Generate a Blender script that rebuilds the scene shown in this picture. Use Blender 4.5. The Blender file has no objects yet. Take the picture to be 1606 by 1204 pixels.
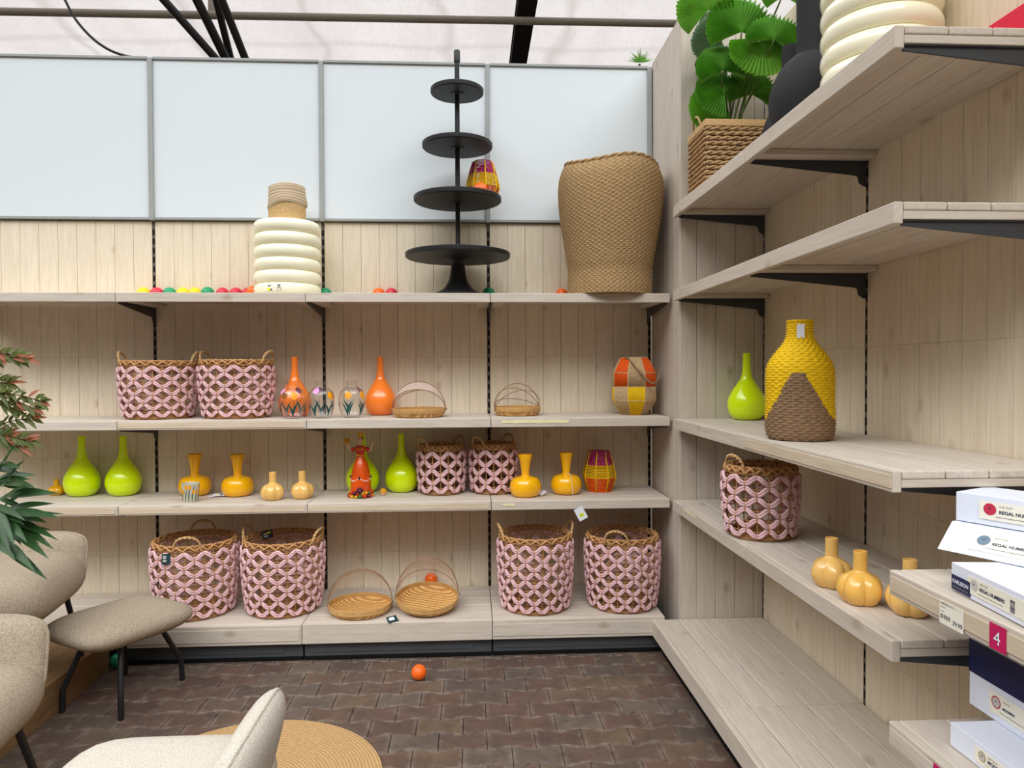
import bpy, math, random
from mathutils import Vector, Matrix
PI = math.pi
random.seed(7)
S = bpy.context.scene
COL = S.collection

# ------------------------------------------------------------------ camera
F_PX, YAW, PITCH, ROLL, EYE = 1116.9, .0544, -.0186, -.0039, 1.53
def cam_axes():
    cy, sy, cp, sp, cr, sr = (math.cos(YAW), math.sin(YAW), math.cos(PITCH), math.sin(PITCH), math.cos(ROLL), math.sin(ROLL))
    r0 = Vector((cy, -sy, 0)); f0 = Vector((sy, cy, 0)); z = Vector((0, 0, 1))
    f = f0*cp + z*sp; u0 = f0*(-sp) + z*cp
    return r0*cr + u0*sr, u0*cr - r0*sr, f
RIGHT, UP, FWD = cam_axes()
cam = bpy.data.cameras.new('camera'); cam.sensor_fit = 'HORIZONTAL'; cam.sensor_width = 36
cam.lens = F_PX/1606*36; cam.clip_start = .05
co = bpy.data.objects.new('camera', cam); COL.objects.link(co)
co.matrix_world = Matrix(((RIGHT.x, UP.x, -FWD.x, 0), (RIGHT.y, UP.y, -FWD.y, 0), (RIGHT.z, UP.z, -FWD.z, EYE), (0, 0, 0, 1)))
S.camera = co
def at(u, v, x=None, y=None, z=None):
    d = RIGHT*(u-803) + UP*(602-v) + FWD*F_PX
    t = y/d.y if y is not None else ((z-EYE)/d.z if z is not None else x/d.x)
    return d*t + Vector((0, 0, EYE))
def stand_at(u, v, z, rb):
    p = at(u, v, z=z); k = (p.y+rb)/p.y
    return Vector((p.x*k, p.y+rb, z))

# ------------------------------------------------------------------ materials
def lin(c): return tuple(((x/255)/12.92 if x/255 <= .04045 else ((x/255+.055)/1.055)**2.4) for x in c)
class NT:
    def __init__(s, name):
        s.m = bpy.data.materials.new(name); s.m.use_nodes = True; s.t = s.m.node_tree; s.t.nodes.clear()
        s.out = s.n('ShaderNodeOutputMaterial')
    def n(s, kind, **kw):
        nd = s.t.nodes.new(kind)
        for k, v in kw.items():
            if k.startswith('i_'):
                key = k[2:]; nd.inputs[int(key) if key.isdigit() else key.replace('_', ' ')].default_value = v
            else: setattr(nd, k, v)
        return nd
    def l(s, a, b): s.t.links.new(a, b)
    def mix(s, fac, a, b, mode='MIX'):
        nd = s.n('ShaderNodeMix', data_type='RGBA', blend_type=mode)
        for sock, val in ((nd.inputs[0], fac), (nd.inputs[6], a), (nd.inputs[7], b)):
            if hasattr(val, 'is_linked'): s.l(val, sock)
            elif isinstance(val, (int, float)): sock.default_value = val
            else: sock.default_value = (*val, 1)
        return nd.outputs[2]
    def math(s, op, a, b=0.0, clamp=False):
        nd = s.n('ShaderNodeMath', operation=op, use_clamp=clamp)
        for sock, val in ((nd.inputs[0], a), (nd.inputs[1], b)):
            if hasattr(val, 'is_linked'): s.l(val, sock)
            else: sock.default_value = val
        return nd.outputs[0]
    def ramp(s, fac, a, b):
        nd = s.n('ShaderNodeMapRange', clamp=True); s.l(fac, nd.inputs[0])
        nd.inputs[1].default_value = a; nd.inputs[2].default_value = b
        return nd.outputs[0]
    def coord(s, scale, kind='Object', add=None):
        tc = s.n('ShaderNodeTexCoord'); v = tc.outputs[kind]
        if add is not None:
            va = s.n('ShaderNodeVectorMath', operation='ADD'); s.l(v, va.inputs[0]); s.l(add, va.inputs[1]); v = va.outputs[0]
        mp = s.n('ShaderNodeMapping'); mp.inputs['Scale'].default_value = scale; s.l(v, mp.inputs[0])
        return mp.outputs[0]
    def noise(s, vec, scale, detail=3, rough=.55, dist=0):
        nd = s.n('ShaderNodeTexNoise'); s.l(vec, nd.inputs['Vector'])
        nd.inputs['Scale'].default_value = scale; nd.inputs['Detail'].default_value = detail
        nd.inputs['Roughness'].default_value = rough; nd.inputs['Distortion'].default_value = dist
        return nd.outputs[0]
    def bsdf(s, col, rough=.5, spec=.5, bump=None, strength=.3, dist=.002, **kw):
        b = s.n('ShaderNodeBsdfPrincipled')
        if hasattr(col, 'is_linked'): s.l(col, b.inputs['Base Color'])
        else: b.inputs['Base Color'].default_value = (*col, 1)
        if hasattr(rough, 'is_linked'): s.l(rough, b.inputs['Roughness'])
        else: b.inputs['Roughness'].default_value = rough
        b.inputs['Specular IOR Level'].default_value = spec
        for k, v in kw.items(): b.inputs[k.replace('_', ' ')].default_value = v
        if bump is not None:
            bp = s.n('ShaderNodeBump'); bp.inputs['Strength'].default_value = strength; bp.inputs['Distance'].default_value = dist
            s.l(bump, bp.inputs['Height']); s.l(bp.outputs[0], b.inputs['Normal'])
        s.l(b.outputs[0], s.out.inputs[0]); return s.m
def wood(name, base, dark, axis, knots=True, tint=.16, warm=(1.0, .93, .82)):
    t = NT(name)
    at_ = t.n('ShaderNodeAttribute', attribute_name='pid'); pid = at_.outputs['Fac']
    sc = {'X': (1, 16, 16), 'Y': (16, 1, 16), 'Z': (16, 16, 1)}[axis]
    off = t.n('ShaderNodeCombineXYZ'); k = t.math('MULTIPLY', pid, 37.0)
    for i in range(3): t.l(k, off.inputs[i])
    v = t.coord(sc, add=off.outputs[0])
    g = t.noise(v, 3.2, 6, .65, 1.2)
    sc2 = {'X': (3, 60, 60), 'Y': (60, 3, 60), 'Z': (60, 60, 3)}[axis]
    fine = t.noise(t.coord(sc2, add=off.outputs[0]), 2.0, 2)
    big = t.noise(t.coord((1.5, 1.5, 1.5)), 1.6, 3)
    c = t.mix(t.ramp(g, .38, .72), base, dark)
    c = t.mix(t.math('MULTIPLY', t.ramp(fine, .55, .75), .16), c, tuple(x*.66 for x in dark))
    tone = t.math('MULTIPLY', t.math('FRACT', t.math('MULTIPLY', pid, 7.31)), 1.0)
    c = t.mix(t.math('MULTIPLY', tone, tint), c, tuple(b*w*.72 for b, w in zip(base, warm)))
    c = t.mix(t.math('MULTIPLY', t.ramp(big, .45, .75), .12), c, tuple(b*.8 for b in base))
    if knots:
        ks = {'X': (4.6, 7.5, 7.5), 'Y': (7.5, 4.6, 7.5), 'Z': (7.5, 7.5, 4.6)}[axis]
        vo = t.n('ShaderNodeTexVoronoi'); t.l(t.coord(ks, add=off.outputs[0]), vo.inputs['Vector']); vo.inputs['Scale'].default_value = 1.0
        sc_ = t.n('ShaderNodeSeparateColor'); t.l(vo.outputs['Color'], sc_.inputs[0]); sel = t.math('GREATER_THAN', sc_.outputs[0], .5)
        ring = t.math('SINE', t.math('MULTIPLY', vo.outputs['Distance'], 110.0))
        kf = t.math('SUBTRACT', 1.0, t.ramp(vo.outputs['Distance'], .05, .19))
        kf2 = t.math('MULTIPLY', kf, t.math('ADD', .38, t.math('MULTIPLY', ring, .09)))
        c = t.mix(t.math('MULTIPLY', t.math('MULTIPLY', kf2, sel), 1.45, True), c, tuple(x*y for x, y in zip(dark, (.62, .52, .42))))
    return t.bsdf(c, .62, .25, fine, .25, .001)
def plain(name, c, rough=.5, spec=.5, var=.08, scale=30, bump=0, **kw):
    t = NT(name); n = t.noise(t.coord((1, 1, 1)), scale, 3)
    col = t.mix(t.math('MULTIPLY', t.ramp(n, .35, .7), 1.0), c, tuple(x*(1-var) for x in c))
    return t.bsdf(col, rough, spec, n if bump else None, bump, .002, **kw)
M = {}
wallc, walld = lin((230, 218, 196)), lin((214, 199, 172))
for ax in 'XYZ': M['wall'+ax] = wood('whitewashed_pine_'+ax, wallc, walld, ax)
greyc, greyd = lin((210, 200, 187)), lin((190, 178, 163))
for ax in 'XYZ': M['shelf'+ax] = wood('greyed_shelf_pine_'+ax, greyc, greyd, ax, tint=.22)
M['railY'] = wood('tan_rail_side', lin((212, 196, 172)), lin((194, 176, 150)), 'Y', knots=False)
M['rail'] = wood('tan_rail', lin((212, 196, 172)), lin((194, 176, 150)), 'X', knots=False)
M['endgrain'] = plain('end_grain', lin((214, 190, 156)), .8, .2, .2, 60)
M['ply'] = wood('oiled_plywood', lin((138, 108, 74)), lin((112, 84, 54)), 'Y', tint=.1)
M['black'] = plain('black_powder_coat', lin((25, 25, 26)), .5, .4, .1, 80)
M['bracket'] = plain('anthracite_steel', lin((50, 53, 58)), .45, .5, .08, 50)
M['steel'] = plain('dark_grey_kick_steel', lin((74, 78, 82)), .35, .5, .1, 8)
M['slot'] = plain('slot_black', lin((12, 12, 12)), .8, .2, .0)
M['upright'] = plain('upright_taupe_steel', lin((96, 88, 78)), .5, .4, .1)
M['alu'] = plain('grey_aluminium', lin((156, 160, 158)), .45, .5, .08, 20)
M['board'] = plain('white_board', lin((218, 226, 229)), .35, .35, .015, 2)
M['pipe'] = plain('grey_beige_pipe', lin((172, 164, 152)), .45, .4, .05)
M['wicker'] = plain('honey_wicker', lin((200, 150, 96)), .55, .35, .35, 70)
M['wicker_dark'] = plain('brown_wicker', lin((184, 136, 88)), .55, .35, .35, 70)
M['straw'] = plain('pale_straw_cord', lin((206, 168, 116)), .7, .25, .25, 90)
M['pink'] = plain('pink_cotton_rope', lin((232, 192, 196)), .9, .1, .16, 160, .5)
M['seagrass'] = plain('seagrass', lin((184, 152, 108)), .75, .2, .45, 150, .4)
M['hyacinth'] = plain('water_hyacinth', lin((192, 156, 112)), .7, .25, .4, 60, .4)
M['jute'] = plain('jute_sisal', lin((206, 172, 122)), .85, .15, .3, 150, .5)
M['lime'] = plain('lime_glazed', lin((222, 252, 0)), .14, .5, .01, 4, Coat_Weight=.3)
M['orange'] = plain('orange_glazed', lin((255, 134, 48)), .14, .5, .01, 4, Coat_Weight=.3)
M['amber'] = plain('amber_glazed', lin((252, 186, 10)), .12, .5, .05, 6, Coat_Weight=.4)
M['gourd'] = plain('honey_glass', lin((240, 188, 92)), .1, .5, .12, 9, Coat_Weight=.4)
M['gourd_pale'] = plain('pale_honey_glass', lin((236, 190, 108)), .1, .5, .12, 9, Coat_Weight=.4)
M['cream'] = plain('cream_glaze', lin((244, 240, 212)), .16, .5, .02, 4, Coat_Weight=.3)
for n_, c_ in dict(ball_yellow=(250, 206, 20), ball_red=(206, 44, 62), ball_green=(20, 146, 96), ball_orange=(250, 106, 26)).items():
    M[n_] = plain(n_, lin(c_), .35, .4, .05, 10)
M['white'] = plain('white_card', lin((228, 233, 246)), .5, .3, .02, 4)
M['ivory'] = plain('ivory_label', lin((240, 236, 220)), .5, .3, .01, 4)
M['navy'] = plain('navy_card', lin((14, 26, 76)), .4, .4, .05, 6)
M['ink'] = plain('navy_ink', lin((34, 42, 76)), .6, .3, 0)
M['greyink'] = plain('grey_ink', lin((120, 118, 116)), .6, .3, 0)
M['tealcard'] = plain('dark_green_card', lin((28, 58, 60)), .5, .3, .05)
M['yellowmark'] = plain('yellow_marker', lin((232, 240, 30)), .5, .3, 0)
M['magenta'] = plain('magenta_card', lin((196, 26, 92)), .5, .3, .02)
M['redcard'] = plain('crimson_card', lin((214, 24, 60)), .5, .3, .03)
M['clockred'] = plain('clock_red', lin((196, 52, 78)), .5, .3, .05)
M['clockblue'] = plain('clock_blue', lin((112, 134, 150)), .5, .3, .05)
M['clockgrey'] = plain('clock_grey', lin((196, 194, 190)), .5, .3, .05)
M['clockrim'] = plain('clock_gold', lin((170, 150, 84)), .4, .5, .05)
M['tape'] = plain('yellowed_tape', lin((240, 232, 184)), .6, .3, .15, 30)
M['cordmag'] = plain('magenta_cord', lin((196, 48, 120)), .7, .25, .2, 80)
M['cordyel'] = plain('yellow_cord', lin((244, 200, 20)), .7, .25, .2, 80)
M['cordora'] = plain('orange_cord', lin((240, 96, 24)), .7, .25, .2, 80)
M['cordnat'] = plain('natural_cord', lin((204, 174, 132)), .8, .2, .25, 80)
M['paperbrown'] = plain('brown_paper_cord', lin((152, 122, 92)), .8, .2, .4, 90)
M['skin'] = plain('porcelain_skin', lin((236, 190, 164)), .3, .4, .03)
M['hair'] = plain('black_hair_glaze', lin((34, 24, 22)), .3, .4, .05)
M['dress'] = plain('orange_dress_glaze', lin((226, 84, 16)), .2, .5, .3, 14)
M['dressred'] = plain('red_orange_bodice', lin((206, 50, 20)), .25, .5, .3, 20)
M['plum'] = plain('plum_glaze', lin((86, 18, 44)), .2, .5, .1)
M['gold'] = plain('golden_yellow_glaze', lin((236, 176, 24)), .25, .5, .25, 60)
M['lips'] = plain('painted_red', lin((180, 40, 40)), .4, .4, 0)
def leafm(name, c, rough=.45, var=.3, tr=.35):
    t = NT(name); n = t.noise(t.coord((1, 1, 1)), 14, 3); col = t.mix(t.ramp(n, .35, .7), c, tuple(x*(1-var) for x in c))
    b = t.n('ShaderNodeBsdfPrincipled'); t.l(col, b.inputs['Base Color']); b.inputs['Roughness'].default_value = rough; b.inputs['Specular IOR Level'].default_value = .4
    tl = t.n('ShaderNodeBsdfTranslucent'); t.l(col, tl.inputs[0]); mx = t.n('ShaderNodeMixShader'); mx.inputs[0].default_value = tr
    t.l(b.outputs[0], mx.inputs[1]); t.l(tl.outputs[0], mx.inputs[2]); t.l(mx.outputs[0], t.out.inputs[0]); return t.m
M['leafpalm'] = leafm('palm_green', lin((146, 206, 84)))
M['leafpalm2'] = leafm('palm_deep_green', lin((120, 184, 72)))
M['leafgrey'] = leafm('palm_grey_green', lin((150, 178, 144)))
M['stemgreen'] = plain('stem_green', lin((92, 116, 52)), .5, .3, .3, 20)
M['leafdark'] = leafm('dark_leaf', lin((46, 84, 40)), .38, .35, .15)
M['leafolive'] = leafm('olive_leaf', lin((100, 112, 50)), .5, .35, .3)
M['leafred'] = leafm('rust_leaf', lin((172, 102, 68)), .5, .35, .3)
M['bark'] = plain('brown_stem', lin((84, 62, 44)), .8, .2, .4, 30)
M['soil'] = plain('soil', lin((50, 40, 32)), .95, .1, .5, 60)
M['pot'] = plain('grey_plastic_pot', lin((86, 84, 82)), .6, .3, .1)
M['mattblack'] = plain('matt_black_ceramic', lin((40, 40, 42)), .75, .25, .2, 60, .2)
M['taupestripe'] = plain('printed_taupe', lin((160, 140, 116)), .8, .2, .2, 50)
def boucle(name, a, b):
    t = NT(name); v = t.coord((1, 1, 1))
    vo = t.n('ShaderNodeTexVoronoi'); t.l(v, vo.inputs['Vector']); vo.inputs['Scale'].default_value = 330
    n = t.noise(v, 280, 3)
    c = t.mix(t.ramp(n, .38, .64), a, b)
    c = t.mix(t.math('MULTIPLY', t.ramp(vo.outputs['Distance'], .35, .8), .42), c, tuple(x*.5 for x in b))
    h = t.math('SUBTRACT', n, t.math('MULTIPLY', vo.outputs['Distance'], .8))
    return t.bsdf(c, .95, .1, h, .5, .003)
M['boucle'] = boucle('taupe_boucle', lin((186, 172, 152)), lin((146, 131, 111)))
M['boucle_cream'] = boucle('cream_boucle', lin((222, 215, 203)), lin((196, 187, 172)))
def herring():
    t = NT('herringbone_fabric'); v = t.coord((1, 1, 1), 'UV')
    sp = t.n('ShaderNodeSeparateXYZ'); t.l(v, sp.inputs[0])
    zig = t.math('PINGPONG', t.math('MULTIPLY', sp.outputs[0], 44.0), .5)
    w = t.math('FRACT', t.math('ADD', t.math('MULTIPLY', sp.outputs[1], 13.0), zig))
    c = t.mix(t.math('GREATER_THAN', w, .5), lin((206, 190, 164)), lin((160, 136, 106)))
    return t.bsdf(c, .9, .1)
M['herring'] = herring()
def paver():
    t = NT('clay_pavers')
    pid = t.n('ShaderNodeAttribute', attribute_name='pid').outputs['Fac']
    edge = t.n('ShaderNodeAttribute', attribute_name='edge').outputs['Fac']
    v = t.coord((1, 1, 1)); a = t.noise(v, 9, 5, .65, .6); b = t.noise(v, 46, 4, .7); d = t.noise(v, 2.2, 3)
    cr = t.n('ShaderNodeValToRGB'); t.l(pid, cr.inputs[0]); e = cr.color_ramp.elements
    e[0].color = (*lin((104, 84, 76)), 1); e[1].color = (*lin((116, 106, 98)), 1)
    for p_, c_ in ((.25, (120, 98, 88)), (.45, (104, 92, 84)), (.6, (124, 112, 102)), (.75, (116, 90, 80)), (.9, (124, 106, 88))):
        q = e.new(p_); q.color = (*lin(c_), 1)
    c = t.mix(t.math('MULTIPLY', t.ramp(a, .42, .66), .6), cr.outputs[0], lin((84, 72, 66)))
    c = t.mix(t.math('MULTIPLY', t.ramp(b, .55, .8), .45), c, lin((156, 142, 130)))
    ee = t.math('MULTIPLY', t.math('MULTIPLY', edge, t.ramp(t.noise(v, 17, 4), .40, .60)), .52)
    c = t.mix(ee, c, lin((164, 152, 142)))
    c = t.mix(t.math('MULTIPLY', t.ramp(d, .5, .75), .25), c, lin((78, 70, 66)))
    c = t.mix(1.0, c, (.74, .71, .68), 'MULTIPLY')
    return t.bsdf(c, t.ramp(a, -.2, 1.1), .35, b, .5, .004)
M['paver'] = paver()
M['joint'] = plain('sandy_joint', lin((70, 60, 54)), .95, .1, .4, 40)
def rug_mat():
    t = NT('coiled_jute'); tc = t.n('ShaderNodeTexCoord')
    ln = t.n('ShaderNodeVectorMath', operation='LENGTH'); t.l(tc.outputs['Object'], ln.inputs[0])
    w = t.math('PINGPONG', t.math('MULTIPLY', ln.outputs['Value'], 75.0), .5)
    n = t.noise(t.coord((1, 1, 1)), 120, 2)
    c = t.mix(t.ramp(n, .35, .7), lin((204, 170, 122)), lin((178, 142, 96)))
    c = t.mix(t.math('SUBTRACT', .55, t.math('MULTIPLY', w, 1.6), True), c, lin((150, 108, 62)))
    return t.bsdf(c, .85, .15, w, .8, .004)
M['rug'] = rug_mat()
def bamboo():
    t = NT('woven_bamboo'); tc = t.coord((1, 1, 1))
    sp = t.n('ShaderNodeSeparateXYZ'); t.l(tc, sp.inputs[0])
    x, y = t.math('MULTIPLY', sp.outputs[0], 70.0), t.math('MULTIPLY', sp.outputs[1], 70.0)
    zz = t.math('FRACT', t.math('MULTIPLY', t.math('ADD', t.math('FLOOR', x), t.math('FLOOR', t.math('MULTIPLY', y, 2.0))), .25))
    c = t.mix(t.math('GREATER_THAN', zz, .49), lin((222, 178, 112)), lin((184, 132, 72)))
    n = t.noise(tc, 60, 3)
    c = t.mix(t.math('MULTIPLY', t.ramp(n, .5, .75), .4), c, lin((140, 96, 52)))
    return t.bsdf(c, .55, .3)
M['bamboo'] = bamboo()
M['bamboostrip'] = plain('bamboo_strip', lin((206, 162, 102)), .5, .3, .2, 30)
M['wire'] = plain('brown_cane_hoop', lin((150, 118, 92)), .5, .4, .2, 50)
def net():
    t = NT('fine_net'); b = t.n('ShaderNodeBsdfDiffuse'); b.inputs[0].default_value = (*lin((238, 220, 214)), 1)
    tr = t.n('ShaderNodeBsdfTransparent'); mx = t.n('ShaderNodeMixShader'); lw = t.n('ShaderNodeLayerWeight'); lw.inputs[0].default_value = .35
    t.l(t.math('ADD', .14, t.math('MULTIPLY', lw.outputs['Facing'], .4)), mx.inputs[0])
    t.l(tr.outputs[0], mx.inputs[1]); t.l(b.outputs[0], mx.inputs[2]); t.l(mx.outputs[0], t.out.inputs[0]); return t.m
M['net'] = net()
def glass():
    t = NT('clear_thin_glass'); g = t.n('ShaderNodeBsdfGlossy'); g.inputs['Roughness'].default_value = .03
    tr = t.n('ShaderNodeBsdfTransparent'); tr.inputs[0].default_value = (.95, .95, .95, 1)
    mx = t.n('ShaderNodeMixShader'); lw = t.n('ShaderNodeLayerWeight'); lw.inputs[0].default_value = .28
    t.l(t.math('ADD', .03, t.math('MULTIPLY', lw.outputs['Facing'], .55)), mx.inputs[0])
    t.l(tr.outputs[0], mx.inputs[1]); t.l(g.outputs[0], mx.inputs[2]); t.l(mx.outputs[0], t.out.inputs[0]); return t.m
M['glass'] = glass()
M['paintgreen'] = plain('painted_leaf_green', lin((24, 84, 80)), .4, .4, .2, 60)
M['paintorange'] = plain('painted_orange', lin((252, 164, 10)), .4, .4, .2, 60)
M['paintpink'] = plain('painted_pink', lin((240, 160, 214)), .4, .4, .2, 60)
M['cuppale'] = plain('pale_glazed_cup', lin((206, 204, 184)), .3, .4, .1, 40)
def fabric_roof():
    t = NT('roof_shade_cloth'); v = t.coord((30, 4, 1)); n = t.noise(v, 3, 4, .7)
    n2 = t.noise(t.coord((.8, .15, 1)), 2.0, 2)
    c = t.mix(t.ramp(n, .3, .75), (.53, .503, .49), (.445, .412, .396))
    c = t.mix(t.math('MULTIPLY', t.ramp(n2, .4, .7), .35), c, (.35, .315, .30))
    tc_ = t.n('ShaderNodeTexCoord'); sx_ = t.n('ShaderNodeSeparateXYZ'); t.l(tc_.outputs['Object'], sx_.inputs[0])
    wob = t.math('MULTIPLY', t.noise(t.coord((1, .6, 1)), 1.5, 2), .5)
    seam = t.math('PINGPONG', t.math('ADD', t.math('MULTIPLY', sx_.outputs[0], .92), wob), .5)
    c = t.mix(t.math('MULTIPLY', t.math('SUBTRACT', 1.0, t.ramp(seam, .0, .07)), .42), c, (.27, .235, .22))
    fold = t.math('PINGPONG', t.math('MULTIPLY', sx_.outputs[1], .75), .5)
    c = t.mix(t.math('MULTIPLY', t.math('SUBTRACT', 1.0, t.ramp(fold, .0, .06)), .3), c, (.29, .26, .245))
    tl = t.n('ShaderNodeBsdfTranslucent'); t.l(c, tl.inputs[0])
    df = t.n('ShaderNodeBsdfDiffuse'); df.inputs[0].default_value = (.7, .66, .63, 1)
    mx = t.n('ShaderNodeMixShader'); mx.inputs[0].default_value = .12
    t.l(tl.outputs[0], mx.inputs[1]); t.l(df.outputs[0], mx.inputs[2]); t.l(mx.outputs[0], t.out.inputs[0]); return t.m
M['roof'] = fabric_roof()

# ------------------------------------------------------------------ mesh helpers
class MB:
    def __init__(s): s.v = []; s.f = []; s.p = []; s.mi = []; s.e = {}; s.uv = None
    def add(s, vs, fs, pid=0.0, mi=0):
        o = len(s.v); s.v += [tuple(q) for q in vs]
        for f in fs: s.f.append(tuple(i+o for i in f)); s.p.append(pid); s.mi.append(mi)
        return o
    def box(s, lo, hi, pid=None, mi=0, mat=None):
        (a, b, c), (d, e, f) = lo, hi
        vs = [Vector(q) for q in ((a, b, c), (d, b, c), (d, e, c), (a, e, c), (a, b, f), (d, b, f), (d, e, f), (a, e, f))]
        if mat is not None: vs = [mat @ q for q in vs]
        s.add(vs, ((0, 3, 2, 1), (4, 5, 6, 7), (0, 1, 5, 4), (1, 2, 6, 5), (2, 3, 7, 6), (3, 0, 4, 7)), random.random() if pid is None else pid, mi)
        return s
    def tube(s, pts, r, n=6, closed=False, caps=True, mi=0, pid=0.0):
        pts = [Vector(p) for p in pts]; N = len(pts); rs = r if hasattr(r, '__len__') else [r]*N
        rings = []; prev = None
        for i, p in enumerate(pts):
            t = (pts[(i+1) % N]-pts[i-1]) if closed else (pts[min(i+1, N-1)]-pts[max(i-1, 0)])
            if t.length < 1e-9: t = Vector((0, 0, 1))
            t.normalize()
            if prev is None: a = t.orthogonal().normalized()
            else:
                a = prev - t*prev.dot(t)
                a = a.normalized() if a.length > 1e-6 else t.orthogonal().normalized()
            prev = a; b = t.cross(a)
            rings.append([p + (a*math.cos(2*PI*k/n)+b*math.sin(2*PI*k/n))*rs[i] for k in range(n)])
        vs = [q for rg in rings for q in rg]; fs = []
        for i in range(N if closed else N-1):
            j = (i+1) % N
            for k in range(n): fs.append((i*n+k, i*n+(k+1) % n, j*n+(k+1) % n, j*n+k))
        if not closed and caps: fs += [tuple(range(n))[::-1], tuple((N-1)*n+k for k in range(n))]
        s.add(vs, fs, pid, mi); return s
    def lathe(s, prof, n=40, c=(0, 0, 0), mi=0, sx=1, sy=1, rf=None, pid=0.0, cap=True):
        vs = []; fs = []; cx, cy, cz = c
        for (r, z) in prof:
            for k in range(n):
                a = 2*PI*k/n; q = r*(rf(a, z) if rf else 1)
                vs.append((cx+q*sx*math.cos(a), cy+q*sy*math.sin(a), cz+z))
        for i in range(len(prof)-1):
            for k in range(n): fs.append((i*n+k, i*n+(k+1) % n, (i+1)*n+(k+1) % n, (i+1)*n+k))
        if cap and prof[0][0] > 1e-4: fs.append(tuple(range(n))[::-1])
        if cap and prof[-1][0] > 1e-4 and prof[-1][0] < 1e3 and not getattr(s, 'open_top', False): fs.append(tuple((len(prof)-1)*n+k for k in range(n)))
        s.add(vs, fs, pid, mi); return s
    def ball(s, c, r, n=16, m=10, mi=0, sc=(1, 1, 1)):
        vs = []; fs = []
        for i in range(m+1):
            th = PI*i/m
            for k in range(n):
                a = 2*PI*k/n
                vs.append((c[0]+r*sc[0]*math.sin(th)*math.cos(a), c[1]+r*sc[1]*math.sin(th)*math.sin(a), c[2]-r*sc[2]*math.cos(th)))
        for i in range(m):
            for k in range(n): fs.append((i*n+k, i*n+(k+1) % n, (i+1)*n+(k+1) % n, (i+1)*n+k))
        s.add(vs, fs, 0, mi); return s
    def build(s, name, mats, parent=None, smooth=None, bevel=0, loc=None, solid=0, weld=False):
        me = bpy.data.meshes.new(name); me.from_pydata(s.v, [], s.f)
        mats = mats if isinstance(mats, (list, tuple)) else [mats]
        for m in mats: me.materials.append(M[m] if isinstance(m, str) else m)
        if any(s.mi): me.polygons.foreach_set('material_index', s.mi)
        at_ = me.attributes.new('pid', 'FLOAT', 'FACE'); at_.data.foreach_set('value', s.p)
        if s.e:
            ea = me.attributes.new('edge', 'FLOAT', 'POINT')
            for i, v in s.e.items(): ea.data[i].value = v
        if s.uv:
            ul = me.uv_layers.new(name='UVMap')
            for lp in me.loops: ul.data[lp.index].uv = s.uv[lp.vertex_index]
        me.validate(); me.update()
        if smooth is not None:
            me.shade_smooth(); me.set_sharp_from_angle(angle=math.radians(smooth))
        o = bpy.data.objects.new(name, me); COL.objects.link(o)
        if parent is not None: o.parent = parent
        if loc is not None: o.location = loc
        if bevel:
            b = o.modifiers.new('bevel', 'BEVEL'); b.width = bevel; b.segments = 2; b.limit_method = 'ANGLE'
        if solid:
            b = o.modifiers.new('solid', 'SOLIDIFY'); b.thickness = solid; b.offset = 0
        return o
def tag(o, label, cat, group=None, kind=None):
    o['label'] = label; o['category'] = cat
    if group: o['group'] = group
    if kind: o['kind'] = kind
    return o
def thing(name, label, cat, loc=(0, 0, 0), rz=0, group=None):
    o = bpy.data.objects.new(name, None); COL.objects.link(o); o.empty_display_size = .1
    o.location = loc; o.rotation_euler = (0, 0, rz); return tag(o, label, cat, group)
def copy_tree(o, label=None, loc=None, rz=None, parent=None):
    c = o.copy(); COL.objects.link(c)
    if parent is not None: c.parent = parent
    for ch in list(o.children): copy_tree(ch, parent=c)
    if label: c['label'] = label
    if loc is not None: c.location = loc
    if rz is not None: c.rotation_euler = (0, 0, rz)
    return c
def struct(o): o['kind'] = 'structure'; return o
def cr(p, n=6):   # catmull-rom
    p = [Vector(q) for q in p]; out = []
    for i in range(len(p)-1):
        a, b, c, d = p[max(i-1, 0)], p[i], p[i+1], p[min(i+2, len(p)-1)]
        for k in range(n):
            t = k/n
            out.append(.5*((2*b)+(c-a)*t+(2*a-5*b+4*c-d)*t*t+(3*b-a-3*c+d)*t**3))
    out.append(p[-1]); return out
def prof(pts, n=5): return [(q.x, q.y) for q in cr([Vector((r, z, 0)) for r, z in pts], n)]

# ------------------------------------------------------------------ layout constants
D = 4.384; UX = (-2.904, -1.904, -.904, .096, 1.096); XR = 1.567; Y1 = 3.77; XF = 1.069; YF = 3.9125; YB = 3.763
T1, T2, T3, T4 = 1.956, 1.269, .811, .204
R1, R2, R3, R4, R5 = 2.40, 1.956, 1.27, .833, .187
RY = (3.77, 2.764, 1.758, .75)

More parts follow.
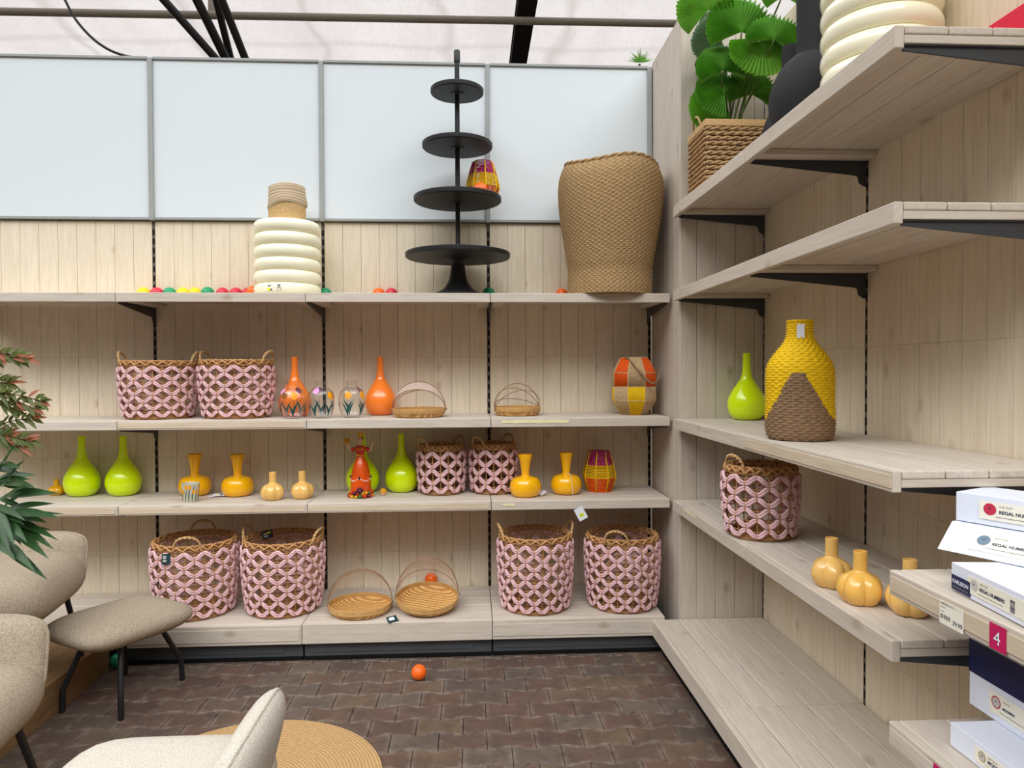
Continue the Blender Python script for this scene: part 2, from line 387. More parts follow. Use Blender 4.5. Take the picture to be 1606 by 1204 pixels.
# ------------------------------------------------------------------ floor
def wave(x, ph):
    t = ((x/.2+ph) % 1.0)
    if t < .18: k = 1
    elif t < .32: k = 1-2*(t-.18)/.14
    elif t < .68: k = -1
    elif t < .82: k = -1+2*(t-.68)/.14
    else: k = 1
    return .009*k
b = MB(); RH = .13; random.seed(3)
for j in range(-8, 50):
    y0 = j*RH
    for i in range(-24, 20):
        xa = i*.2 + (.1 if j % 2 else 0) + .05; xb = xa+.2
        xs = [xa+.0009] + [xa+.2*f for f in (.07, .18, .25, .32, .45, .55, .68, .75, .82, .93)] + [xb-.0009]
        lo = [(x, y0+wave(x, .25+.5*(j % 2))+.0011) for x in xs]
        hi = [(x, y0+RH+wave(x, .25+.5*((j+1) % 2))-.0011) for x in xs]
        out = lo + hi[::-1]; n = len(out)
        cx, cy = (xa+xb)/2, y0+RH/2; dz = random.uniform(-.0015, .0015)
        def inset(p, d):
            dx, dy = cx-p[0], cy-p[1]; return (p[0]+d*max(-1, min(1, dx/.03)), p[1]+d*max(-1, min(1, dy/.03)))
        top = [(*inset(p, .0022), dz) for p in out]; inn = [(*inset(p, .022), dz) for p in out]; low = [(p[0], p[1], -.004) for p in out]
        fs = [tuple(range(2*n, 3*n))]
        for k in range(n):
            k2 = (k+1) % n
            fs += [(k, k2, n+k2, n+k), (n+k, n+k2, 2*n+k2, 2*n+k)]
        o = b.add(low+top+inn, fs, random.random())
        for k in range(2*n): b.e[o+k] = 1.0
fl = b.build('floor', ['paver', 'joint'])
me = fl.data
b2 = MB(); b2.box((-9, -4, -.06), (9, 14, -.0035)); jt = b2.build('floor_joint_sand', 'joint', fl)
struct(fl)

# ------------------------------------------------------------------ walls
PANEL_Z = (0, .424, 1.02, 1.62, 2.43)
b = MB()
for i in range(-1, 4):
    xa, xb = (UX[i]+.009, UX[i+1]-.009) if i >= 0 else (UX[0]-.991, UX[0]-.009); w = (xb-xa)/9
    for z0, z1 in zip(PANEL_Z[:-1], PANEL_Z[1:]):
        for k in range(9): b.box((xa+k*w+.0008, D, z0+.0002), (xa+(k+1)*w-.0008, D+.018, z1-.0002))
b.box((-3.91, D+.0175, 0), (1.12, D+.05, 3.40), .5)
struct(b.build('wall_back', 'wallZ', bevel=.0009))
b = MB()
for ya, yb in zip(RY[1:], RY[:-1]):
    y0, y1 = ya+.008, yb-.008; w = (y1-y0)/9
    for z0, z1 in zip((0, .424, 1.02, 1.62, 2.43), (.424, 1.02, 1.62, 2.43, 3.3)):
        for k in range(9): b.box((XR, y0+k*w+.0008, z0+.0002), (XR+.018, y0+(k+1)*w-.0008, z1-.0002))
b.box((XR+.0175, .75, 0), (XR+.05, 3.80, 3.3), .5)
struct(b.build('wall_right', 'wallZ', bevel=.0009))
b = MB(); n = 6; w = (D-.0-Y1-.02)/n
for k in range(n): b.box((1.112, Y1+.02+k*w+.0008, 0), (1.132, Y1+.02+(k+1)*w-.0008, 3.42))
struct(b.build('wall_side', 'shelfZ', bevel=.002))
b = MB(); xs = [1.112, 1.2, 1.305, 1.41, 1.515, 1.5665]
for x0, x1 in zip(xs[:-1], xs[1:]): b.box((x0+.0008, Y1, 0), (x1-.0008, Y1+.02, 3.42))
struct(b.build('wall_front', 'shelfZ', bevel=.002))

# slotted uprights in the gaps between panels
def upright(p, along, z0, z1, label):
    b = MB(); d = Vector((1, 0, 0)) if along == 'x' else Vector((0, 1, 0)); nrm = Vector((0, -1, 0)) if along == 'x' else Vector((-1, 0, 0))
    def bx(a0, a1, n0, n1, za, zb, mi):
        c1 = d*a0+nrm*n0; c2 = d*a1+nrm*n1
        b.box((min(c1.x, c2.x), min(c1.y, c2.y), za), (max(c1.x, c2.x), max(c1.y, c2.y), zb), 0, mi)
    bx(-.0085, .0085, -.016, -.001, 0, z1-z0, 0)
    z = .03
    while z < z1-z0-.05:
        bx(-.0055, .0055, -.002, .0002, z, z+.033, 1); z += .055
    tag(b.build('slotted_upright', ['upright', 'slot'], loc=(p[0], p[1], z0)), label, 'upright', 'slotted steel uprights')
for i, lb in enumerate(('black slotted upright left of the two pink baskets under the first board joint', 'black slotted upright behind the clear glass tulip vases',
                        'black slotted upright on back wall right of the black tiered stand', 'black slotted upright on back wall beside the corner side panel')):
    upright((UX[i+1], D, 0), 'x', .01, 2.43, lb)
upright((XR, Y1-.002, 0), 'y', .01, 3.2, 'dark slotted upright in the inside corner behind the lime vase on the right shelf')
upright((XR, RY[1], 0), 'y', .01, 3.2, 'dark slotted upright midway along the right wall')
upright((XR, RY[2], 0), 'y', .01, 3.2, 'dark slotted upright nearest the camera on the right wall')

# white display boards
BZ0, BZ1 = 2.437, 3.40
for i, lb in enumerate(('white display board at the far left edge of the back wall', 'white display board above the ringed cream vase',
                        'white display board behind the black tiered stand', 'white display board behind the big seagrass basket')):
    xa, xb = UX[i]+.014, UX[i+1]-.014
    t = thing('display_board', lb, 'board', ((xa+xb)/2, D, BZ0), 0, 'white boards along the top of the back wall')
    h = (xb-xa)/2; H = BZ1-BZ0
    MB().box((-h, -.012, .01), (h, -.001, H-.01), 0).build('panel', 'board', t)
    MB().box((-h, -.022, 0), (h, -.001, .016), 0).build('bottom_rail', 'alu', t, bevel=.002)
    MB().box((-h, -.022, H-.016), (h, -.001, H), 0).build('top_rail', 'alu', t, bevel=.002)
for i, lb in enumerate(('grey metal post between the far left board and its neighbour', 'grey metal post above the ringed cream vase, between two boards',
                        'grey metal post just right of the black tiered stand', 'grey metal post at the right end of the boards, beside the side panel')):
    tag(MB().box((-.014, -.03, 0), (.014, .0005, BZ1-BZ0-.004), 0).build('board_post', 'alu', bevel=.003, loc=(UX[i+1]-(.004 if i == 3 else 0), D, BZ0-.004)), lb, 'post', 'grey posts between the white boards')

# ------------------------------------------------------------------ shelves
def bracket_bm(length, h0=.055, h1=.014, th=.006):
    # local: runs from wall (0) outwards (+a), top at z=0; hook plate at wall
    pts = [(0, 0), (length, 0), (length, -h1), (.05, -h0), (.035, -h0-.005), (.03, -h0-.03), (.012, -h0-.042), (0, -h0-.045)]
    return pts, th
def shelf(name, label, axis, a0, a1, wall, front, ztop, lip, plank_t=.022, nplank=4, rail=None, brackets='L', cat='shelf', group=None, tapes=(), deck=False, binset=(.03, .03)):
    """axis 'x': runs along x on the back wall (wall=D, front=YF); axis 'y': runs along y on the right wall."""
    mid = (a0+a1)/2
    t = thing(name, label, cat, (mid, (wall+front)/2, ztop) if axis == 'x' else ((wall+front)/2, mid, ztop), 0, group)
    L = (a1-a0)/2-.0015; hd = (wall-front)/2
    def bx(bm, s0, s1, d0, d1, z0, z1, pid=None, mi=0):   # s along, d depth (-hd front .. +hd wall)
        if axis == 'x': bm.box((s0, d0, z0), (s1, d1, z1), pid, mi)
        else: bm.box((d0, s0, z0), (d1, s1, z1), pid, mi)
    ax = 'X' if axis == 'x' else 'Y'; lt = .024; other = 'Y' if axis == 'x' else 'X'
    w = (2*hd-lt-.004)/nplank
    for k in range(nplank):
        bm = MB(); bx(bm, -L, L, -hd+lt+.002+k*w, -hd+lt+.002+(k+1)*w-.003, -plank_t, 0)
        bm.build('plank', 'shelf'+ax, t, bevel=.004)
    bm = MB(); bx(bm, -L, L, -hd, -hd+lt, -lip, 0); lp = bm.build('front_board', 'shelf'+ax, t, bevel=.003)
    if rail:
        bm = MB(); bx(bm, -L+.004, L-.012, -hd-.003, -hd-.0002, -lip*.82, -lip*.2, 0)
        bm.build('label_rail', 'railY' if (rail == 'rail' and axis == 'y') else rail, t, bevel=.001)
    for s in ((-L+.002, -L+.075), (L-.075, L-.002)):
        bm = MB(); bx(bm, s[0], s[1], -hd+lt+.001, hd-.003, -plank_t-.022, -plank_t-.0005)
        bm.build('batten', 'shelf'+other, t, bevel=.002)
    if brackets:
        for s in ([-L+binset[0]] if 'L' in brackets else [])+([L-binset[1]] if 'R' in brackets else []):
            pts, th = bracket_bm(2*hd-lt-.004); zt = -plank_t-.023; bm = MB(); vs = []
            for q in (0, th):
                for a, z in pts:
                    vs.append((s+q, hd-.001-a, zt+z) if axis == 'x' else (hd-.001-a, s+q, zt+z))
            n = len(pts); fs = [tuple(range(n)), tuple(range(n, 2*n))[::-1]]+[(k, n+k, n+(k+1) % n, (k+1) % n) for k in range(n)]
            bm.add(vs, fs)
            bx(bm, s-.006, s+.012, -hd+lt+.003, hd-.001, zt-.003, zt+.0004, 0)
            bm.build('bracket', 'bracket', t, bevel=.001)
    for (s0, s1, z0, z1) in tapes:
        bm = MB(); n = 14; vs = []; random.seed(5)
        for k in range(n+1):
            s = s0+(s1-s0)*k/n
            for zz in (z0+random.uniform(0, .004), z1-random.uniform(0, .005)):
                vs.append((s, -hd-.0012, zz) if axis == 'x' else (-hd-.0012, s, zz))
        bm.add(vs, [(2*k, 2*k+1, 2*k+3, 2*k+2) for k in range(n)]); o = bm.build('tape_remnant', 'tape', t, solid=.001)
        o['label'] = 'torn strip of yellowed tape'
    return t
GB = 'whitewashed shelves on the back wall'; GR = 'whitewashed shelves on the right wall'
labs = {
 (T1, 0): 'highest shelf on the back wall at the far left, empty, below the far left board', (T1, 1): 'highest back wall shelf carrying the row of coloured balls and the ringed cream vase',
 (T1, 2): 'highest back wall shelf under the black tiered stand', (T1, 3): 'highest back wall shelf under the big seagrass basket',
 (T2, 0): 'shelf behind the red-tipped shrub, level with the two pink baskets', (T2, 1): 'shelf carrying the two pink rope baskets side by side',
 (T2, 2): 'shelf carrying glass tulip vases, an orange vase and a mesh food cover', (T2, 3): 'shelf with torn yellow tape, under the orange and yellow cord lantern',
 (T3, 0): 'shelf at the left under the two lime vases, partly behind dark leaves', (T3, 1): 'shelf carrying two amber vases, a small tulip cup and two gourd vases',
 (T3, 2): 'shelf under the orange-dressed lady figurine', (T3, 3): 'shelf under two amber vases, one with a hanging white tag',
}
for (zt, i), lb in labs.items():
    rail = None
    if zt == T3 and i in (0, 1, 2): rail = 'rail'
    if zt == T2 and i == 1: rail = 'rail'
    tp = ()
    if zt == T2 and i == 3: tp = ((-.44, -.07, -.03, -.008),)
    if zt == T3 and i == 3: tp = ((-.44, -.37, -.028, -.012),)
    shelf('wall_shelf', lb, 'x', UX[i], UX[i+1], D-.002, YF, zt, .05, rail=rail, group=GB, tapes=tp, brackets='LR' if i == 3 else 'L', binset=(-.0, .014))
for i, lb in enumerate(('low base shelf at far left behind the taupe chair', 'low base shelf under two large pink baskets, behind the footstool',
                        'low base shelf under two mesh food covers', 'low base shelf in the corner under two large pink baskets')):
    shelf('base_shelf', lb, 'x', UX[i], UX[i+1]-(.07 if i == 3 else 0), D-.002, YB, T4, .104, nplank=5, brackets='', rail='shelfX' if i in (1, 3) else None, group='low base shelves along the back wall')
for i in range(4):
    b = MB(); b.box((UX[i]+.004, 3.806, .02), (UX[i+1]-.004-(.07 if i == 3 else 0), 3.822, .099), 0, 0)
    b.box((UX[i]+.03, 3.802, .04), (UX[i+1]-.1, 3.806, .085), 0, 0)
    b.box((UX[i]+.004, 3.80, 0), (UX[i+1]-.004-(.07 if i == 3 else 0), 3.825, .02), 0, 1)
    tag(b.build('kick_plate', ['steel', 'slot'], bevel=.002), ('dark grey metal kick plate behind the taupe chair at far left', 'dark grey metal kick plate behind the footstool legs',
        'dark grey metal kick plate below the two mesh food covers', 'dark grey metal kick plate at the corner, below two large pink baskets')[i], 'kick plate', 'metal kick plates under the base shelves')
rlabs = {(R1, 0): 'top right wall shelf carrying the fan palm in a woven planter', (R1, 1): 'top right wall shelf carrying the cream ringed vase and black vases',
         (R2, 0): 'empty second right wall shelf, section against the corner', (R2, 1): 'empty second right wall shelf, section nearer the camera with bare plank ends',
         (R3, 0): 'right wall shelf under the single lime vase', (R3, 1): 'right wall shelf under the yellow and brown woven bottle',
         (R4, 0): 'right wall shelf under the single pink basket', (R4, 1): 'right wall shelf under the three honey gourd vases'}
for (zt, i), lb in rlabs.items():
    shelf('wall_shelf', lb, 'y', RY[i+1], RY[i]-(.004 if i == 0 else 0), XR-.002, XF, zt, .056 if zt != R1 else .058, rail='rail' if (zt == R3 and i == 1) else None, group=GR,
          tapes=((.1, .3, -.02, -.008),) if (zt, i) in ((R4, 0),) else (), brackets='R' if i == 0 else 'LR', binset=(.03, .012) if i == 0 else (.058 if zt == R3 else .012, .0))
for i, lb in enumerate(('empty low deck along the right wall, section in the corner', 'empty low deck along the right wall, section nearer the camera')):
    shelf('base_shelf', lb, 'y', RY[i+1], RY[i]-(.004 if i == 0 else 0), XR-.002, .956, R5, .085, nplank=5, brackets='', group='low decks along the right wall')
    b = MB(); b.box((1.01, RY[i+1]+.004, 0), (1.03, RY[i]-.006, .1), 0)
    tag(b.build('kick_plate', 'slot'), ('black kick plate under the right deck, far section', 'black kick plate under the right deck, near section')[i], 'kick plate')
# third bay, nearest camera
S5, S6 = 1.022, .636
sa = shelf('wall_shelf', 'right wall shelf nearest the camera holding the three white clock boxes', 'y', .80, 1.745, XR-.002, 1.052, S5, .062, rail='rail', brackets='L', group=GR, binset=(.03, .09))
sb = shelf('wall_shelf', 'lower right wall shelf nearest the camera holding the navy-lidded box', 'y', .80, 1.745, XR-.002, 1.052, S6, .062, rail='shelfY', brackets='L', group=GR, binset=(.03, .09))

# ------------------------------------------------------------------ text
def text_mesh(name, body, size, mat, parent, mtx, italic=0, bold=0, align='LEFT'):
    cu = bpy.data.curves.new(name, 'FONT'); cu.body = body; cu.size = size; cu.align_x = align; cu.shear = italic; cu.offset = bold; cu.resolution_u = 3
    tmp = bpy.data.objects.new(name+'_src', cu); COL.objects.link(tmp)
    me = bpy.data.meshes.new_from_object(tmp); bpy.data.objects.remove(tmp); bpy.data.curves.remove(cu)
    me.name = name; me.materials.clear(); me.materials.append(M[mat]); me.transform(mtx)
    o = bpy.data.objects.new(name, me); COL.objects.link(o); o.parent = parent
    return o
def face_mtx(org, xd, yd):
    x = Vector(xd).normalized(); y = Vector(yd); y = (y-x*y.dot(x)).normalized(); z = x.cross(y)
    return Matrix(((x.x, y.x, z.x, org[0]), (x.y, y.y, z.y, org[1]), (x.z, y.z, z.z, org[2]), (0, 0, 0, 1)))
def flat(name, mat, parent, mtx, w, h, x=0, y=0, z=0):
    b = MB(); b.box((x, y, z), (x+w, y+h, z+.0006), 0, 0, mtx); return b.build(name, mat, parent)
def disc(name, mats, parent, mtx, r, x, y, z, rim=None):
    b = MB(); n = 28; vs = []
    for k in range(n): vs.append(mtx @ Vector((x+r*math.cos(2*PI*k/n), y+r*math.sin(2*PI*k/n), z)))
    b.add(vs, [tuple(range(n))], 0, 0)
    if rim:
        vs = []
        for k in range(n):
            for q in (r*.82, r): vs.append(mtx @ Vector((x+q*math.cos(2*PI*k/n), y+q*math.sin(2*PI*k/n), z+.0004)))
        b.add(vs, [(2*k, 2*k+1, (2*k+3) % (2*n), (2*k+2) % (2*n)) for k in range(n)], 0, 1)
    for a in (1.0, 2.4):   # clock hands
        c, s = math.cos(a), math.sin(a); q = [Vector((x-s*.0009, y+c*.0009, z+.0006)), Vector((x+s*.0009, y-c*.0009, z+.0006)), Vector((x+c*r*.6, y+s*r*.6, z+.0006))]
        b.add([mtx @ p for p in q], [(0, 1, 2)], 0, len(mats)-1)
    return b.build(name, mats, parent)
# shelf labels: number card and price label
hd = (XR-.002-1.052)/2
for t_, yy in ((sa, 1.387), (sb, 1.56)):
    m = face_mtx((-hd-.0035, yy-(.80+1.745)/2, -.058), (0, -1, 0), (0, 0, 1))
    c = flat('number_card', 'magenta', t_, m, .046, .052); c['label'] = 'magenta number card'
    text_mesh('numeral', '4', .038, 'white', c, m @ Matrix.Translation((.012, .012, .0009)), bold=.0002)
m = face_mtx((-hd-.0036, 1.542-(.80+1.745)/2, -.062), (0, -1, 0), (0, 0, 1))
c = flat('price_label', 'ivory', sa, m, .078, .052); c['label'] = 'white price label reading 39.99'
b = MB(); random.seed(9)
for k in range(16): b.box((.004+k*.0021, .012, .0007), (.004+k*.0021+random.choice((.0007, .0014)), .022, .0009), 0, 0, m)
for k in range(24):
    b.box((.004+k*.0029, .044, .0007), (.004+k*.0028+.0021, .044+random.uniform(.003, .0055), .0009), 0, 0, m)
b.box((.004, .037, .0007), (.02, .0385, .0009), 0, 0, m); b.box((.006, .028, .0007), (.016, .0295, .0009), 0, 0, m)
b.build('print', 'greyink', c)
text_mesh('price', '39.99', .0145, 'ink', c, m @ Matrix.Translation((.043, .0085, .0009)), bold=.0002)

# ------------------------------------------------------------------ clock boxes
def clock_box(label, corner, dirv, length, depth, h, shear=0, clock='clockred', title='REGAL NUMBERS', brand=False, lid=None, tx=.11, rim=None, small='wall clock', barcode=True, fs=1.0, seam=True):
    # corner: far bottom front corner; dirv: unit dir of the front edge, towards the camera; face looks to -x
    d = Vector((dirv[0], dirv[1], 0)).normalized(); nrm = Vector((d.y, -d.x, 0)); nrm = nrm if nrm.x < 0 else -nrm
    t = thing('clock_box', label, 'box', corner, 0, 'cardboard clock boxes on the near right shelves')
    sh = -nrm*shear; z = Vector((0, 0, 1)); bk = -nrm*depth
    def blk(name, z0, z1, mat, pad=0):
        b = MB(); f0, f1 = z0/h, z1/h
        p = [sh*f0+z*z0+nrm*pad-d*pad, d*(length+2*pad)+sh*f0+z*z0+nrm*pad-d*pad, d*(length+2*pad)+bk+sh*f0+z*z0-nrm*pad-d*pad, bk+sh*f0+z*z0-nrm*pad-d*pad]
        q = [v+sh*(f1-f0)+z*(z1-z0) for v in p]
        b.add(p+q, ((3, 2, 1, 0), (4, 5, 6, 7), (0, 1, 5, 4), (1, 2, 6, 5), (2, 3, 7, 6), (3, 0, 4, 7)))
        mats = mat if isinstance(mat, list) else [mat]
        o = None
        if len(mats) > 1: b.mi[-5] = 1
        o = b.build(name, mats, t, bevel=.0012); return o
    if lid: blk('carton', 0, h*.5, 'white'); ld = blk('lid', h*.5, h, ['navy', 'white'], .0015); ld['label'] = 'navy blue lid with a white top'
    else: blk('carton', 0, h, 'white')
    up = sh+z*h; up_l = up.length; H = up_l if not lid else up_l*.5
    m = face_mtx(nrm*.0014, d, up)
    lb = flat('product_label', 'ivory', t, m, min(.185, length-tx+.02), H*.62, tx-.03, H*.2, 0)
    r = min(.0145, H*.2)
    disc('clock_picture', [clock]+([rim] if rim else [])+['ink'], lb, m, r, tx-.006, H*.56, .0012, rim)
    text_mesh('small_print', small, .0072*fs, 'greyink', lb, m @ Matrix.Translation((tx+r+.0, H*.66, .0012)), italic=.2)
    text_mesh('title_print', title, .0108*fs, 'ink', lb, m @ Matrix.Translation((tx+r+.0, H*.45, .0012)), bold=.0003)
    b = MB(); b.box((tx+r-.008, H*.32, .001), (tx+.09, H*.335, .0013), 0, 0, m); b.build('fine_line', 'greyink', lb)
    if barcode:
        b = MB(); random.seed(4)
        for k in range(12): b.box((tx+.112, H*.27+k*H*.036, .001), (tx+.126, H*.27+k*H*.036+H*random.choice((.012, .022)), .0013), 0, 0, m)
        b.build('barcode', 'ink', lb)
    if brand:
        c = flat('brand_sticker', 'navy', t, m, .07, H*.54, .004, H*.05, 0); c['label'] = 'navy sticker reading KARLSSON'
        text_mesh('brand_print', 'KARLSSON', .0122, 'white', c, m @ Matrix.Translation((.0085, H*.31, .0012)), bold=.0003)
        b = MB()
        for k in range(9): b.box((.0085+k*.0066, H*.15, .0008), (.0085+k*.0066+.0045, H*.19, .0012), 0, 0, m)
        b.build('brand_tagline', 'greyink', c)
    return t
clock_box('bottom white clock box of the stack, with navy KARLSSON sticker and grey clock picture', at(1492, 923, z=S5+.003), (-.09, -1), .31, .30, .062, clock='clockgrey', brand=True, tx=.095)
clock_box('middle slanted white clock box of the stack, with blue-grey clock picture', Vector((1.134, 1.68, S5+.0675)), (.46, -.89), .27, .16, .061, shear=.066, clock='clockblue', tx=.095)
clock_box('topmost white clock box of the stack, with red clock picture', Vector((1.204, 1.712, S5+.131)), (.46, -.89), .27, .15, .071, clock='clockred', tx=.085)
clock_box('lowest white clock box, only its upper edge in view, gold clock picture', Vector((1.126, 1.615, S6+.003)), (0, -1), .33, .31, .055, clock='clockgrey', rim='clockrim', title='MODERN', tx=.115)
clock_box('white clock box with navy lid and red-ringed clock picture', Vector((1.234, 1.70, S6+.0595)), (0, -1), .31, .31, .165, clock='clockgrey', rim='clockred', title='MODERN', lid=True, tx=.10, fs=.8)
# red carton lying on the topmost right shelf
tag(MB().box((0, 0, 0), (.085, .36, .105), 0).build('flat_carton', 'redcard', bevel=.002, loc=(1.475, 1.765, R1+.003)), 'crimson red flat carton on the top right shelf beside the wall', 'box')

# ------------------------------------------------------------------ pink rope baskets
def pink_basket(label, Rt, Rb, H, rows, n, ha, loc, group, rr=.0064, bulge=.008, tagat=None, name='rope_basket'):
    t = thing(name, label, 'basket', loc, 0, group)
    def R(z): f = z/H; return Rb+(Rt-Rb)*min(1, f*1.25)**.8+bulge*math.sin(PI*min(1, f))
    zb, zt = .012, H-.03
    pitch = (zt-zb)/rows
    rope = MB(); rr = .146*pitch; A = pitch*.5-rr*1.4
    for k in range(rows):
        zc = zb+pitch*(k+.5)
        for off in (-.9, .9):
            pts = []; NS = n*16
            for i in range(NS):
                th = 2*PI*i/NS; ph = n*th+k*PI
                s_ = math.sin(ph); zz = zc+A*math.copysign(abs(s_)**.85, s_)
                dz = off*rr*(1.12-.40*abs(s_)**2)
                r = R(max(0, min(H, zz)))+rr*.7+.011*abs(math.cos(ph))**.8
                slope = math.cos(ph)
                pts.append(((r)*math.cos(th), r*math.sin(th), zz+dz))
            rope.tube(pts, rr, 6, closed=True)
    rope.build('rope_weave', 'pink', t, smooth=180)
    fr = MB()
    for k in range(rows):
        for i in range(n):
            th = 2*PI*(i+(.25 if k % 2 == 0 else .75))/n; z0 = zb+pitch*(k+1); r = R(min(H, z0))
            if k < rows-1: fr.tube([(q*math.cos(th), q*math.sin(th), z0+d_) for q, d_ in ((r, -4*rr), (r+2*rr, -2.6*rr), (r+2.3*rr, 0), (r+2*rr, 2.6*rr), (r, 4*rr))], .0022, 5)
    ns = n*2
    for i in range(ns):
        th = 2*PI*(i+.5)/ns
        fr.tube([(R(z)*math.cos(th), R(z)*math.sin(th), z) for z in [H*q/7 for q in range(8)]], .0028, 5)
    for k in range(rows):
        for dz in (-.006, .006):
            z = zb+pitch*(k+.5)+dz; r = R(z)-.001
            fr.tube([(r*math.cos(2*PI*i/40), r*math.sin(2*PI*i/40), z+.002*math.sin(i*PI/2)) for i in range(40)], .0024, 5, closed=True)
    fr.build('wicker_frame', 'wicker', t, smooth=180)
    rim = MB(); rw = .012
    for s in range(4):
        pts = []; NS = 160
        for i in range(NS):
            th = 2*PI*i/NS; a = (2*PI*i/NS*11+s*PI)*(1 if s < 2 else -1)+(PI/2 if s > 1 else 0)
            r = Rt+.002+rw*.62*math.cos(a); z = H-.014+rw*1.15*math.sin(a)
            pts.append((r*math.cos(th), r*math.sin(th), z))
        rim.tube(pts, .0058, 5, closed=True, mi=0)
    rim.build('rim', 'wicker', t, smooth=180)
    bs = MB()
    for k in range(7):
        r = R(0)*(k+1)/7
        bs.tube([(r*math.cos(2*PI*i/40), r*math.sin(2*PI*i/40), .008) for i in range(40)], .0075, 5, closed=True)
    for q in range(3):
        r = R(.01); bs.tube([(r*math.cos(2*PI*i/80)*(1+.012*math.sin(i*1.2+q*2)), r*math.sin(2*PI*i/80)*(1+.012*math.sin(i*1.2+q*2)), .01+q*.006) for i in range(80)], .0045, 5, closed=True)
    bs.build('base', 'wicker_dark', t, smooth=180)
    for sg in (0, PI):
        hb = MB(); hw = .052*Rt/.2+.012; hh = .052 if Rt > .17 else .045
        for q in range(2):
            pts = []
            for i in range(27):
                f = i/26; a = PI*f; tw = f*2*PI*5+q*PI
                lx = -hw*math.cos(a); lz = H-.03+(hh+.03)*math.sin(a)**.7
                th = ha+sg+lx/Rt
                r = Rt+.006+.0042*math.cos(tw)+.012*math.sin(a)
                pts.append((r*math.cos(th), r*math.sin(th), lz+.0042*math.sin(tw)))
            hb.tube(pts, .0046, 6)
        hb.build('handle', 'straw', t, smooth=180)
    if tagat is not None:
        th, dz, w, h, mk = tagat; r = Rt+.022 if mk != 'y' else Rt-.03
        m = Matrix.Translation((r*math.cos(th), r*math.sin(th), H+dz)) @ Matrix.Rotation(th+PI/2+(PI if mk == 'y' else 0), 4, 'Z') @ Matrix.Rotation(math.radians(78), 4, 'X') @ Matrix.Rotation(.12, 4, 'Z')
        b = MB(); b.box((-w/2, -h, 0), (w/2, 0, .0015), 0, 0, m); g = b.build('tag', 'tealcard', t); g['label'] = 'dark green card tag'
        b = MB(); random.seed(2)
        if mk == 'y': b.box((-.002, -h*.45, .0016), (w*.35, -h*.2, .002), 0, 1, m)
        for q in range(4): b.box((-w*.36+q*w*.1, -h*.5, .0016), (-w*.36+q*w*.1+w*.07, -h*.2, .002), 0, 0, m)
        b.box((-w*.36, -h*.75, .0016), (w*.05, -h*.6, .002), 0, 0, m); b.build('tag_print', ['clockgrey', 'yellowmark'], g)
    return t
GPB = 'pink rope and wicker baskets'
pink_basket('pink rope basket on the upper shelf, left of the pair', .190, .166, .322, 7, 13, PI+.12, (-1.786, 4.158, T2), GPB)
pink_basket('pink rope basket on the upper shelf, right of the pair, beside the orange vase', .188, .165, .326, 7, 13, PI-.18, (-1.352, 4.16, T2), GPB)
pink_basket('small open-weave pink basket on the third shelf beside a lime vase', .124, .112, .285, 5, 9, -2.5, (-.19, 4.222, T3), GPB, rr=.0056)
pink_basket('small open-weave pink basket on the third shelf behind an amber vase', .124, .112, .290, 5, 9, -2.35, (.116, 4.226, T3), GPB, rr=.0056)
pink_basket('large pink basket on the base shelf behind the footstool, tag on its front rim', .209, .186, .405, 8, 14, -1.40, (-1.545, 4.03, T4), GPB, tagat=(-1.86, -.03, .05, .055, ''))
pink_basket('large pink basket on the base shelf left of the mesh food covers', .205, .18, .405, 8, 14, PI-.2, (-1.066, 4.035, T4), GPB, tagat=(-3.9, .006, .065, .045, 'y'))
pink_basket('large pink basket on the base shelf right of the mesh food covers', .194, .174, .415, 8, 14, PI+.1, (.345, 3.99, T4), GPB)
pink_basket('large pink basket on the base shelf tight in the corner', .193, .173, .405, 8, 14, -1.93, (.838, 3.985, T4), GPB)
pink_basket('pink open-weave basket alone on the right wall shelf', .137, .12, .30, 6, 10, -2.75, (1.205, 2.93, R4), GPB, rr=.005)

# ------------------------------------------------------------------ vases
def vase(name, pr, mat, label, loc, group, n=40, inner=.003, rf=None, rz=0, mat2=None):
    b = MB(); rt = pr[-1][0]; ri = min(r_ for r_, z_ in pr if z_ > pr[-1][1]-.028)-inner
    full = pr+[(rt-inner, pr[-1][1]), (ri, pr[-1][1]-.022), (.0005, pr[-1][1]-.024)]
    b.lathe(full, n, rf=rf)
    o = b.build(name, mat, smooth=50, loc=loc); o.rotation_euler.z = rz
    return tag(o, label, 'vase', group)
drop = prof([(.04, 0), (.066, .006), (.088, .032), (.0975, .075), (.0925, .112), (.074, .15), (.05, .186), (.031, .216), (.023, .248), (.0195, .29), (.0185, .342), (.0175, .345)], 4)
def squash(f): return [(r*f, z) for r, z in drop]
lv = [('glossy lime bottle vase on the third shelf, leftmost, beside the dark leaves', stand_at(129, 776, T3, .045)), ('glossy lime bottle vase on the third shelf, second from left', stand_at(194, 775, T3, .045)),
      ('glossy lime bottle vase half hidden behind the lady figurine', stand_at(572, 769, T3, .03)), ('glossy lime bottle vase between the figurine and the pink basket', stand_at(630, 772, T3, .045)),
      ('glossy lime bottle vase alone on the right wall shelf', stand_at(1171, 659, R3, .05))]
for i, (lb, p) in enumerate(lv):
    if i == 2: p.y = min(p.y, 4.283)
    if p.y > 4.283: p.x *= 4.283/p.y; p.y = 4.283
    vase('bottle_vase', drop, 'lime', lb, p, 'lime bottle vases')
vase('bottle_vase', squash(.95), 'orange', 'glossy orange bottle vase seen through the leftmost glass tulip vase', Vector((-1.035, 4.20, T2)), 'orange bottle vases')
vase('bottle_vase', squash(.95), 'orange', 'glossy orange bottle vase in the open, left of a mesh food cover', Vector((-.553, 4.283, T2)), 'orange bottle vases')
